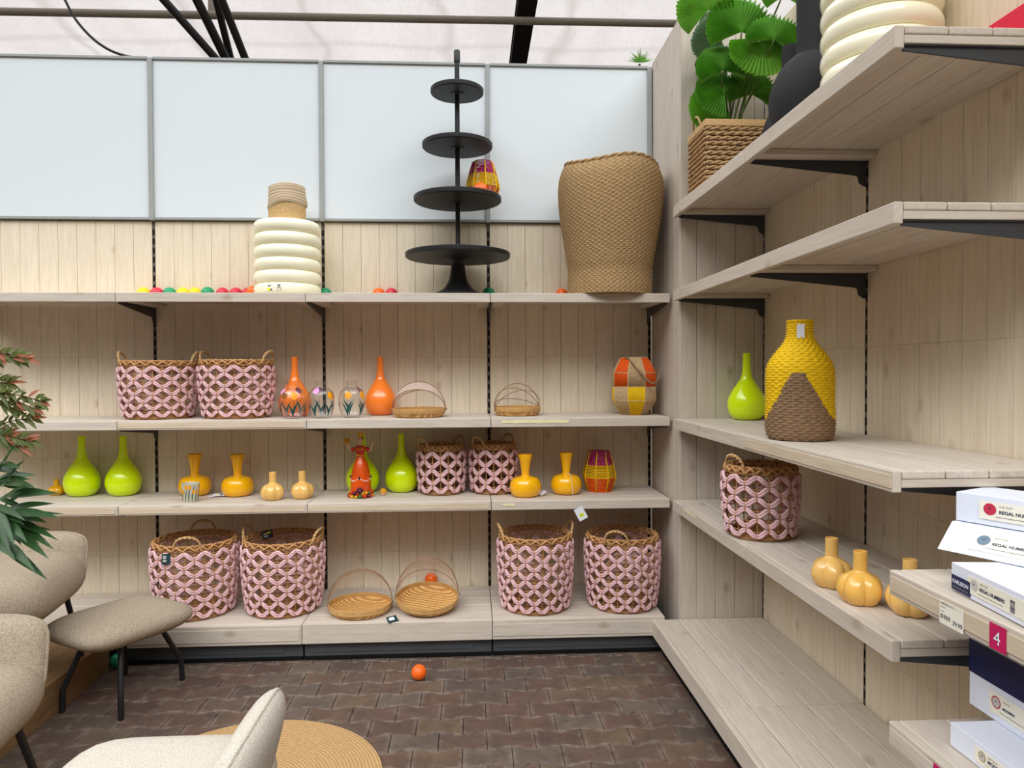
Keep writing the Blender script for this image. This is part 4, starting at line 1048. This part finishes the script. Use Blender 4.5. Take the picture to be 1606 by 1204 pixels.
b.lathe([(.004, 0), (.011, .003), (.012, .006), (.001, .007)], 14, (c.x, c.y, c.z-.021), mi=1); o = b.build('flower', ['gold', 'skin'], t, smooth=60); o['label'] = 'round yellow flower held up in her hand'
b = MB()
for k in range(40):
    a = 2*PI*k/40; dr = abs(math.sin(a*2)); b.ball(((.054)*math.cos(a), .054*math.sin(a), .112-.016*dr), .0042, 6, 5)
b.build('garland', 'ivory', t, smooth=60)
b = MB()
for k in range(4):
    a = 2*PI*k/4
    for q in range(4): b.ball((.055*math.cos(a)+random.uniform(-.005, .005), .055*math.sin(a)+random.uniform(-.005, .005), .114+random.uniform(-.006, .006)), .006, 8, 6)
b.build('rosettes', 'plum', t, smooth=60)
b = MB()
for k in range(11): a = -PI/2+(k-5)*.22; b.ball((.025*math.cos(a)*1.0, .021*math.sin(a), .236+.002*(k % 3)-.006*(k > 6)), .005, 8, 6, mi=k % 2)
b.build('belt_flowers', ['gold', 'dressred'], t, smooth=60); b = MB()
for k in range(13): a = -PI/2+(k-6)*.24; b.ball((.026*math.cos(a), .021*math.sin(a), .277-.004*math.cos((k-6)*.5)), .0042, 8, 6, mi=(k+1) % 2)
b.build('neckline_flowers', ['gold', 'dressred'], t, smooth=60)
random.seed(21); mats_ = ['gold', 'gold', 'dress', 'plum', 'dressred', 'stemgreen']
for k in range(34):
    a = 2*PI*k/17; lay = k // 17; r = .068-.008*lay+random.uniform(-.003, .003); q = random.uniform(.009, .0125)
    b = MB(); b.ball((0, 0, 0), q, 12, 8, sc=(1, 1, .9+.2*random.random())); b.build('fruit', mats_[(k*5+lay) % 6], t, smooth=180, loc=(r*math.cos(a+.2*lay), r*math.sin(a+.2*lay), q*.92+lay*.018))
b = MB(); b.ball((.004, -.062, .042), .017, 12, 8); random.seed(8)
for k in range(26): z = 1-2*(k+.5)/26; a = k*2.4; q = math.sqrt(1-z*z); b.ball((.004+q*math.cos(a)*.018, -.062+q*math.sin(a)*.018, .042+z*.018), .0042, 6, 5)
b.build('grape_cluster', 'plum', t, smooth=60)
b = MB(); b.lathe([(.001, 0), (.066, 0), (.066, .006), (.001, .006)], 32); b.build('base', 'stemgreen', t)
# loose ornament
t = thing('flower_ornament', 'small loose yellow flower ornament on the shelf beside the figurine', 'ornament', stand_at(601, 777, T3, .012))
b = MB(); b.lathe([(.001, 0), (.01, 0), (.016, .008), (.017, .014), (.001, .016)], 16); b.build('cup', 'skin', t, smooth=60)
b = MB(); c = Vector((0, 0, .022)); b.ball(tuple(c), .016, 14, 10)
for k in range(40):
    z = 1-2*(k+.5)/40; a = k*2.39996; q = math.sqrt(1-z*z)
    if z > -.4: b.ball(tuple(c+Vector((q*math.cos(a), q*math.sin(a), z))*.0165), .004, 6, 5)
b.build('petals', 'gold', t, smooth=60)

# ------------------------------------------------------------------ fan palm in planter
t = thing('planter_palm', 'fan palm in a square woven water hyacinth planter on the top right shelf', 'plant', (1.315, 3.535, R1))
BW, BDp, BH = .185, .135, .335
pl = MB()
def rect(z, o=0):
    w, d = BW+o, BDp+o; return [Vector((-w, -d, z)), Vector((w, -d, z)), Vector((w, d, z)), Vector((-w, d, z))]
for row in range(13):
    z = .014+row*.0235
    for q in range(2):
        pts = []; c = rect(z)
        for s in range(4):
            a, b_ = c[s], c[(s+1) % 4]; nn = 24
            nrm = (b_-a).normalized().cross(Vector((0, 0, 1)))
            for k in range(nn):
                f = k/nn; pts.append(a.lerp(b_, f)+nrm*.0055*math.cos(k*PI/3+q*PI+row*1.3)+Vector((0, 0, .0055*math.sin(k*PI/3+q*PI+row*1.3))))
        pl.tube(pts, .0068, 5, closed=True)
wb = pl.build('woven_sides', 'hyacinth', t, smooth=180)
b = MB()
for s in range(4):
    a, b_ = rect(0, -.004)[s], rect(0, -.004)[(s+1) % 4]
    for k in range(9): p = a.lerp(b_, k/8); b.tube([p, p+Vector((0, 0, BH-.02))], .003, 5)
b.build('stakes', 'straw', t, smooth=180)
b = MB()
o, i_ = rect(BH-.03, .010), rect(BH-.03, -.012)
b.add(o+[p+Vector((0, 0, .034)) for p in o]+i_+[p+Vector((0, 0, .034)) for p in i_], [f for k in range(4) for f in ((k, (k+1) % 4, 4+(k+1) % 4, 4+k), (4+k, 4+(k+1) % 4, 12+(k+1) % 4, 12+k), (12+k, 12+(k+1) % 4, 8+(k+1) % 4, 8+k), (8+k, 8+(k+1) % 4, (k+1) % 4, k))])
b.build('rim', 'straw', t, bevel=.004)
for sg in (-1, 1):
    b = MB(); b.tube([(sg*(BW+.004+.008*math.sin(a)), -.055*math.cos(a), BH+.002+.055*math.sin(a)) for a in [PI*k/16 for k in range(17)]], .006, 6); b.build('handle', 'straw', t, smooth=180)
b = MB(); b.box((-BW+.015, -BDp+.015, .004), (BW-.015, BDp-.015, BH-.06)); b.build('soil', 'soil', t)
def fan(mb, hub, up, nrm, R, spread=4.6, nseg=30, seed=0):
    up = up.normalized(); nrm = (nrm-up*nrm.dot(up)).normalized(); sd = up.cross(nrm); rnd = random.Random(seed)
    vs = [hub]; n = nseg*2
    for k in range(n+1):
        a = -spread/2+spread*k/n; d = up*math.cos(a)+sd*math.sin(a)
        rad = R*(.80+.20*math.cos(a*.75))*(1.0 if k % 2 else .95)*(1+rnd.uniform(-.02, .02))
        z = nrm*((.018 if k % 2 else -.018)*R/.14*.6)
        droop = -nrm*R*.12
        vs.append(hub+d*rad*.55+z*.6-droop*.0); vs.append(hub+d*rad+z+droop)
    fs = []
    for k in range(n):
        a0, b0, a1, b1 = 1+2*k, 2+2*k, 3+2*k, 4+2*k
        fs += [(0, a0, a1), (a0, b0, b1, a1)]
    mb.add(vs, fs)
org = t.location.copy()
leaves = [  # hub px, y, up dir (image-plane x,z + depth), normal tilt, R, mat
 ((1109, 17), 3.42, (-.45, 0, .9), (0, -.9, -.5), .135, 'leafpalm'), ((1163, 50), 3.38, (0, 0.1, 1), (0, -1, .1), .165, 'leafpalm2'), ((1214, 62), 3.25, (.35, .2, .8), (-.2, -1, .1), .13, 'leafpalm2'),
 ((1194, 66), 3.33, (.15, -.3, -1), (-.1, -.9, .5), .15, 'leafpalm'), ((1134, 110), 3.40, (-.1, .2, 1), (.0, -1, -.15), .125, 'leafpalm2'), ((1136, 146), 3.44, (-1, 0, .35), (0, -1, .3), .125, 'leafpalm2'),
 ((1134, 165), 3.52, (-1, .1, -.1), (0, -1, .2), .145, 'leafpalm'), ((1179, 148), 3.46, (.1, .1, 1), (0, -1, .15), .125, 'leafpalm2'), ((1128, 58), 3.62, (-.9, .1, -.25), (0, -.6, -.8), .125, 'leafgrey'),
 ((1128, 40), 3.62, (-.6, .1, .5), (0, -1, .2), .09, 'leafgrey'), ((1126, 92), 3.60, (-.9, .1, -.3), (0, -.7, .7), .10, 'leafdark'), ((1205, 62), 3.36, (.5, .2, .2), (0, -1, .4), .085, 'leafdark'), ((1226, -4), 3.3, (-.2, .1, .9), (0, -1, .3), .09, 'leafpalm'), ((1150, 75), 3.58, (.2, .1, -.8), (0, -1, .2), .10, 'leafgrey')]
stm = MB()
for k, ((u, v), y, up, nr, R_, mt) in enumerate(leaves):
    hub = at(u, v, y=y)-org; mb = MB(); fan(mb, hub, Vector(up), Vector(nr), R_*1.17, seed=k, spread=3.9)
    mb.build('leaf', mt, t, smooth=20)
    root = Vector((.02*math.cos(k*2.1)-.02, .03*math.sin(k*1.7), BH-.065))
    mid = root.lerp(hub, .5)+Vector((.02*math.sin(k), .01, .03))
    stm.tube(cr([root, mid, hub], 6), .0042, 6)
stm.build('leaf_stems', 'stemgreen', t, smooth=180)

# ------------------------------------------------------------------ shrubs at the left
def blade(mb, base, d, nrm, L, W, mi=0, droop=.15, n=7):
    d = d.normalized(); nrm = (nrm-d*nrm.dot(d)).normalized(); s = d.cross(nrm); vs = []
    for k in range(n+1):
        f = k/n; w = W*math.sin(PI*f**.8)*.5*(1 if k < n else 0); c = base+d*L*f-Vector((0, 0, 1))*droop*L*f*f
        vs += [c+s*w-nrm*w*-.25, c, c-s*w+nrm*w*.25]
    fs = []
    for k in range(n):
        a = 3*k; fs += [(a, a+1, a+4, a+3), (a+1, a+2, a+5, a+4)]
    mb.add(vs, fs, 0, mi)
# tall nandina-like shrub
PZ = .153
pot = thing('red_tipped_shrub', 'tall shrub with small red-tipped green leaves at the left edge', 'plant', (-2.16, 2.86, PZ))
o = pot.location.copy()
b = MB(); b.lathe([(.09, 0), (.115, .22), (.122, .22), (.122, .235), (.11, .235), (.105, .2), (.001, .2)], 28); b.build('pot', 'pot', pot, smooth=40)
stm = MB(); fol = [MB(), MB(), MB()]; random.seed(14)
tips = [((20, 560), 2.84), ((35, 560), 2.86), ((52, 640), 2.82), ((62, 628), 2.80), ((48, 655), 2.88), ((20, 640), 2.85), ((40, 690), 2.82), ((10, 600), 2.9), ((-10, 560), 2.9), ((30, 700), 2.84), ((-20, 640), 2.8), ((5, 680), 2.9)]
hubs = [at(-45, 620, y=2.86)-o, at(-40, 690, y=2.86)-o, at(-60, 560, y=2.86)-o]
for h_ in hubs: stm.tube(cr([Vector((random.uniform(-.02, .02), random.uniform(-.02, .02), .2)), Vector((.0, 0, .7)), h_], 6), [.008-.004*i/12 for i in range(13)], 6)
for (uv_, y) in tips:
    tip = at(*uv_, y=y)-o; h_ = min(hubs, key=lambda q: (q-tip).length)
    path = cr([h_, h_.lerp(tip, .5)+Vector((0, 0, .02)), tip], 5); stm.tube(path, .0022, 5)
    dr = (tip-h_).normalized()
    for i, p in enumerate(path[2:]):
        for sg in (-1, 1):
            d = (dr*.8+Vector((0, random.uniform(-.4, .4), sg*.65+random.uniform(-.25, .25)))); m_ = 0 if random.random() < .9 else 1
            blade(fol[m_], p, d, Vector((random.uniform(-.3, .3), -1, random.uniform(.2, .8))), random.uniform(.04, .065), random.uniform(.013, .019))
    for q in range(2): blade(fol[1 if random.random() < .45 else 0], tip, dr+Vector((0, random.uniform(-.3, .3), .25-.5*q)), Vector((0, -1, .4)), random.uniform(.05, .08), .016)
stm.build('stems', 'bark', pot, smooth=180)
for mb, mt, nm in zip(fol, ('leafolive', 'leafred', 'leafdark'), ('green_leaves', 'red_leaves', 'dark_leaves')):
    if mb.v: mb.build(nm, mt, pot, smooth=60)
# broad-leaved plant
pot = thing('dark_leaved_plant', 'plant with long dark green leaves drooping in front of the taupe chair', 'plant', (-1.995, 2.68, PZ))
o = pot.location.copy()
b = MB(); b.lathe([(.08, 0), (.1, .2), (.106, .2), (.106, .215), (.095, .215), (.09, .18), (.001, .18)], 28); b.build('pot', 'pot', pot, smooth=40)
stm = MB(); fol = MB(); random.seed(5)
crowns = [((-8, 770), 2.68), ((8, 800), 2.62), ((-20, 730), 2.72), ((-5, 840), 2.64)]
for (uv_, y) in crowns:
    c = at(*uv_, y=y)-o; stm.tube(cr([Vector((random.uniform(-.03, .03), 0, .18)), Vector((random.uniform(-.04, .02), 0, .45)), c], 6), [.009-.004*i/12 for i in range(13)], 6)
specs = [((-5, 745), (30, 690), .20), ((-5, 750), (55, 745), .2), ((0, 760), (52, 765), .2), ((5, 795), (50, 765), .18), ((5, 800), (82, 790), .22), ((8, 805), (88, 812), .24), ((10, 810), (95, 806), .24), ((10, 815), (85, 845), .24),
         ((5, 815), (78, 858), .24), ((0, 820), (55, 850), .2), ((5, 812), (40, 848), .2), ((-5, 850), (64, 902), .24), ((-5, 780), (40, 800), .18), ((-10, 730), (30, 735), .18), ((0, 780), (90, 774), .2), ((-12, 700), (12, 672), .18), ((-8, 790), (20, 850), .2), ((-15, 840), (25, 868), .18), ((0, 770), (40, 720), .18), ((-10, 800), (35, 822), .18), ((0, 835), (75, 830), .22)]
specs += [((a[0]-6+4*(k % 3), a[1]+9-5*(k % 4)), (b[0]*.86-6+3*(k % 5), b[1]+14-7*(k % 4)), 0) for k, (a, b, _) in enumerate(specs)]
for k, (p0, p1, _) in enumerate(specs):
    a = at(*p0, y=2.66+.03*math.sin(k))-o; b_ = at(*p1, y=2.58+.12*math.sin(k*2.3))-o
    L = (b_-a).length; blade(fol, a, (b_-a)+Vector((0, 0, .12*L)), Vector((.2*math.sin(k), -1, .9)), L*1.08, .021+.006*(k % 3), droop=.12, n=9)
stm.build('stems', 'bark', pot, smooth=180); fol.build('leaves', 'leafdark', pot, smooth=60)
# palm behind the back wall
pp = at(1003, 96, y=4.95)
t = thing('background_palm', 'palm whose leaf tips show above the white board in the corner', 'plant', (pp.x, 4.95, 0))
b = MB(); b.tube([(0, 0, 0), (.01, 0, 1.8), (0, 0, pp.z-.02)], [.05, .035, .008], 10); b.build('trunk', 'bark', t, smooth=60)
b = MB()
for k in range(17):
    a = PI*(k+.5)/17; d = Vector((math.cos(a), -.2+.1*math.sin(k*2), math.sin(a)*.75+.05)); blade(b, Vector((0, 0, pp.z-.01)), d, Vector((0, -1, .2)), (.085+.02*math.sin(k*1.7)), .009, droop=.05, n=4)
b.build('leaves', 'leafpalm2', t)

# ------------------------------------------------------------------ plinth and seating
b = MB(); b.box((-3.6, 2.5, 0), (-1.876, 3.745, PZ-.0005), .3); tag(b.build('wooden_plinth', 'ply', bevel=.002), 'low brown plywood plinth under the seating at the left', 'plinth')
def cushion(mb, hx, hy, hz, e=3.2, zc=0, top=1.0, bot=1.0, n=48, m=16, mtx=None, pw=.62):
    vs = []; fs = []
    for i in range(m+1):
        ph = -PI/2+PI*i/m; cz = math.sin(ph); cr_ = math.cos(ph)
        cr_ = abs(cr_)**pw
        for k in range(n):
            a = 2*PI*k/n; c, s = math.cos(a), math.sin(a)
            q = (abs(c)**e+abs(s)**e)**(-1/e)
            p = Vector((hx*q*c*cr_, hy*q*s*cr_, zc+hz*cz*(top if cz > 0 else bot)))
            vs.append(mtx @ p if mtx is not None else p)
    for i in range(m):
        for k in range(n): fs.append((i*n+k, i*n+(k+1) % n, (i+1)*n+(k+1) % n, (i+1)*n+k))
    mb.add(vs, fs)
def bent_leg(mb, a, k, f): mb.tube([a, a.lerp(k, .5), k, k.lerp(f, .15), f], .0125, 10)
def lounge(label, loc, rz, fab, zs=.46, bh=.70, w=.32, seat_top=1.35, bd=.30, foot=(.02, .02), hy=.325, th=.06):
    # seat faces local -y
    t = thing('lounge_chair', label, 'chair', loc, rz, 'boucle lounge chairs')
    b = MB(); cushion(b, w+.026, hy, .085, 5.5, zs-.01, seat_top, 1.35, pw=.36, mtx=Matrix.Translation((0, .335-hy, 0))); b.build('seat', fab, t, smooth=180)
    b = MB(); m = Matrix.Translation((0, bd, (zs+bh)/2-.04)) @ Matrix.Rotation(math.radians(-14), 4, 'X') @ Matrix.Rotation(math.radians(90), 4, 'X')
    cushion(b, w*1.0, (bh-zs)/2+.04, th, 5.0, 0, 1, 1, mtx=m, pw=.45); bo = b.build('backrest', fab, t, smooth=180)
    b = MB(); hw, hh = w*.995, (bh-zs)/2+.037; pts = []
    for k in range(60):
        a = 2*PI*k/60; c, s = math.cos(a), math.sin(a); q = (abs(c)**5+abs(s)**5)**(-.2); pts.append(m @ Vector((hw*q*c, hh*q*s, 0)))
    b.tube(pts, .0075, 8, closed=True); b.build('piping', fab, bo, smooth=180)
    for sx in (-1, 1):
        for sy in (-1, 1):
            b = MB(); k = Vector((sx*(w-.06), sy*.20, zs-.085)); f = Vector((sx*(w+foot[0 if sy > 0 else 1]), sy*.28, .005)); n_ = k.lerp(f, .8)
            b.tube([k, n_, f], [.013, .012, .011], 10); b.build('leg', 'black', t, smooth=60)
    b = MB(); b.box((-w+.1, -.17, zs-.12), (w-.1, .17, zs-.085), 0); b.build('under_frame', 'black', t)
    return t
lounge('taupe boucle lounge chair on the plinth under the dark leaves', (-2.155, 3.22, PZ), .17, 'boucle', zs=.42, bh=.605, foot=(-.02, -.11), seat_top=1.5)
lounge('taupe boucle lounge chair at the left edge, nearest the camera on that side', (-1.735, 2.16, 0), .15, 'boucle', zs=.48, bh=.705, seat_top=1.25)
lounge('cream boucle lounge chair at the bottom edge with its back to the round rug', (-.885, 1.78, 0), -PI/2, 'boucle_cream', zs=.425, bh=.645, bd=.29, hy=.29, th=.052, seat_top=1.1)
# footstool
t = thing('footstool', 'taupe boucle footstool with bent black legs in front of the plinth', 'footstool', (-1.645, 3.395, 0), math.radians(58))
b = MB(); cushion(b, .272, .228, .075, 4.6, .37, .85, .95, pw=.62); b.build('seat', 'boucle', t, smooth=180)
inv = Matrix.Rotation(-math.radians(58), 3, 'Z')
for f in (at(89, 1117, z=.0), at(190, 1129, z=.0), at(286, 1066, z=.0), Vector((-1.765, 3.675, 0))):
    w_ = inv @ (f-t.location); w_.z = 0
    if (f.x < -1.86): w_ = inv @ (Vector((-1.856, f.y, 0))-t.location); w_.z = 0
    k = w_*.985+Vector((0, 0, .10)); a = w_*.56+Vector((0, 0, .335)); b = MB(); bent_leg(b, a, k, w_+Vector((0, 0, .001))); b.build('leg', 'black', t, smooth=60)
# rug
def circ(a, b, c):
    ax, ay, bx, by, cx, cy = a.x, a.y, b.x, b.y, c.x, c.y; d = 2*(ax*(by-cy)+bx*(cy-ay)+cx*(ay-by))
    ux = ((ax*ax+ay*ay)*(by-cy)+(bx*bx+by*by)*(cy-ay)+(cx*cx+cy*cy)*(ay-by))/d; uy = ((ax*ax+ay*ay)*(cx-bx)+(bx*bx+by*by)*(ax-cx)+(cx*cx+cy*cy)*(bx-ax))/d
    return Vector((ux, uy, 0))
rc = circ(at(275, 1165, z=.01), at(450, 1128, z=.01), at(598, 1192, z=.01)); rr3 = (at(450, 1128, z=.01)-rc).length; rc.z = 0
b = MB(); b.lathe([(.001, .002), (rr3-.004, .002), (rr3, .005), (rr3-.003, .010), (.001, .011)], 96); tag(b.build('round_rug', 'rug', smooth=40, loc=(rc.x, rc.y, .0)), 'round coiled jute rug on the brick floor at the bottom', 'rug')

# ------------------------------------------------------------------ roof beyond the wall
b = MB(); n = 60; vs = []
for i in range(n+1):
    x = -12+24*i/n
    for j in range(9):
        y = 4.75+8*j/8; vs.append((x, y, 4.55+.02*math.sin(i*1.9)+.03*math.sin(j*2.2)))
b.add(vs, [(9*i+j, 9*i+j+1, 9*i+j+10, 9*i+j+9) for i in range(n) for j in range(8)])
struct(b.build('ceiling', 'roof', smooth=180))
b = MB(); a0 = at(0, 18, y=5.5); a1 = at(1062, 37, y=5.5); d = (a1-a0).normalized(); b.tube([a0-d*1.5, a1+d*1.6], .028, 14)
tag(b.build('roof_pipe', 'pipe', smooth=60), 'grey-beige pipe running level under the pale roof cloth', 'pipe')
p0, p1 = at(827, 0, y=5.3), at(817, 92, y=6.3); zz = p1.z+.02
b = MB(); x0 = at(817, 92, y=6.3).x
q0 = at(827, -10, y=5.75); q1 = at(816.5, 95, y=6.75); zq = (q0.z+q1.z)/2
b.box((x0-.075, 4.9, 4.36), (x0+.075, 9, 4.375), 0); b.box((x0-.075, 4.9, 4.47), (x0+.075, 9, 4.485), 0); b.box((x0-.012, 4.9, 4.375), (x0+.012, 9, 4.47), 0)
tag(b.build('roof_beam', 'black'), 'black steel roof beam to the right of the tiered stand top', 'beam')
sl = ['black roof strut, leftmost and most slanted of the four', 'black roof strut, second from left of the four', 'black roof strut, third from left, nearly upright', 'black roof strut, rightmost of the four']
for (ua, ub, w), lb, ya in zip(((257, 335, .028), (309, 352, .032), (339, 361, .026), (348, 383, .028)), sl, (5.0, 5.1, 5.2, 5.05)):
    a, c = at(ua, 0, y=ya), at(ub, 88, y=ya+.25); d = c-a; b = MB(); b.tube([a-d*.1, c+d*.6], w, 8); tag(b.build('roof_strut', 'black', smooth=60), lb, 'strut', 'black diagonal roof struts')
a, c = at(333, -6, y=5.6), at(327, 20, y=5.6); b = MB(); b.box((a.x-.03, 5.59, c.z-.03), (a.x+.03, 5.6, a.z+.05), 0); tag(b.build('pipe_hanger', 'pipe'), 'flat grey hanger strap holding the roof pipe among the struts', 'hanger')
b = MB(); b.tube(cr([at(92, -25, y=5.2), at(102, 0, y=5.2), at(122, 35, y=5.2), at(155, 68, y=5.2), at(195, 87, y=5.2), at(260, 96, y=5.2)], 6), .009, 8); tag(b.build('hanging_cable', 'black', smooth=60), 'thin black cable drooping from the roof at upper left', 'cable')

# ------------------------------------------------------------------ light: overcast daylight through the greenhouse roof
w = bpy.data.worlds.new('world'); S.world = w; w.use_nodes = True; nt = w.node_tree; nt.nodes.clear()
out = nt.nodes.new('ShaderNodeOutputWorld'); bg = nt.nodes.new('ShaderNodeBackground'); tc = nt.nodes.new('ShaderNodeTexCoord'); sp = nt.nodes.new('ShaderNodeSeparateXYZ'); rp = nt.nodes.new('ShaderNodeValToRGB')
nt.links.new(tc.outputs['Generated'], sp.inputs[0]); nt.links.new(sp.outputs[2], rp.inputs[0]); nt.links.new(rp.outputs[0], bg.inputs[0]); nt.links.new(bg.outputs[0], out.inputs[0])
e = rp.color_ramp.elements
e[0].position = 0.0; e[0].color = (.03, .028, .026, 1); e[1].position = 1.0; e[1].color = (.55, .56, .575, 1)
for p_, c_ in ((.30, (.06, .058, .056)), (.42, (.2, .197, .194)), (.515, (.4, .4, .4)), (.57, (1.95, 1.96, 1.98)), (.73, (2.3, 2.32, 2.35)), (.79, (.95, .96, .975)), (.90, (.62, .63, .645))):
    q = e.new(p_); q.color = (*c_, 1)
az = nt.nodes.new('ShaderNodeMath'); az.operation = 'MULTIPLY_ADD'; az.inputs[1].default_value = -.75; az.inputs[2].default_value = 1.0
nt.links.new(sp.outputs[1], az.inputs[0])
ml = nt.nodes.new('ShaderNodeMath'); ml.operation = 'MULTIPLY'; ml.inputs[1].default_value = 2.1
nt.links.new(az.outputs[0], ml.inputs[0]); nt.links.new(ml.outputs[0], bg.inputs[1])
S.view_settings.view_transform = 'Standard'; S.view_settings.look = 'None'; S.view_settings.exposure = 0; S.view_settings.gamma = 1
S.view_settings.use_curve_mapping = False
S.cycles.max_bounces = 8; S.cycles.diffuse_bounces = 5; S.cycles.transparent_max_bounces = 16; S.cycles.caustics_reflective = False; S.cycles.caustics_refractive = False
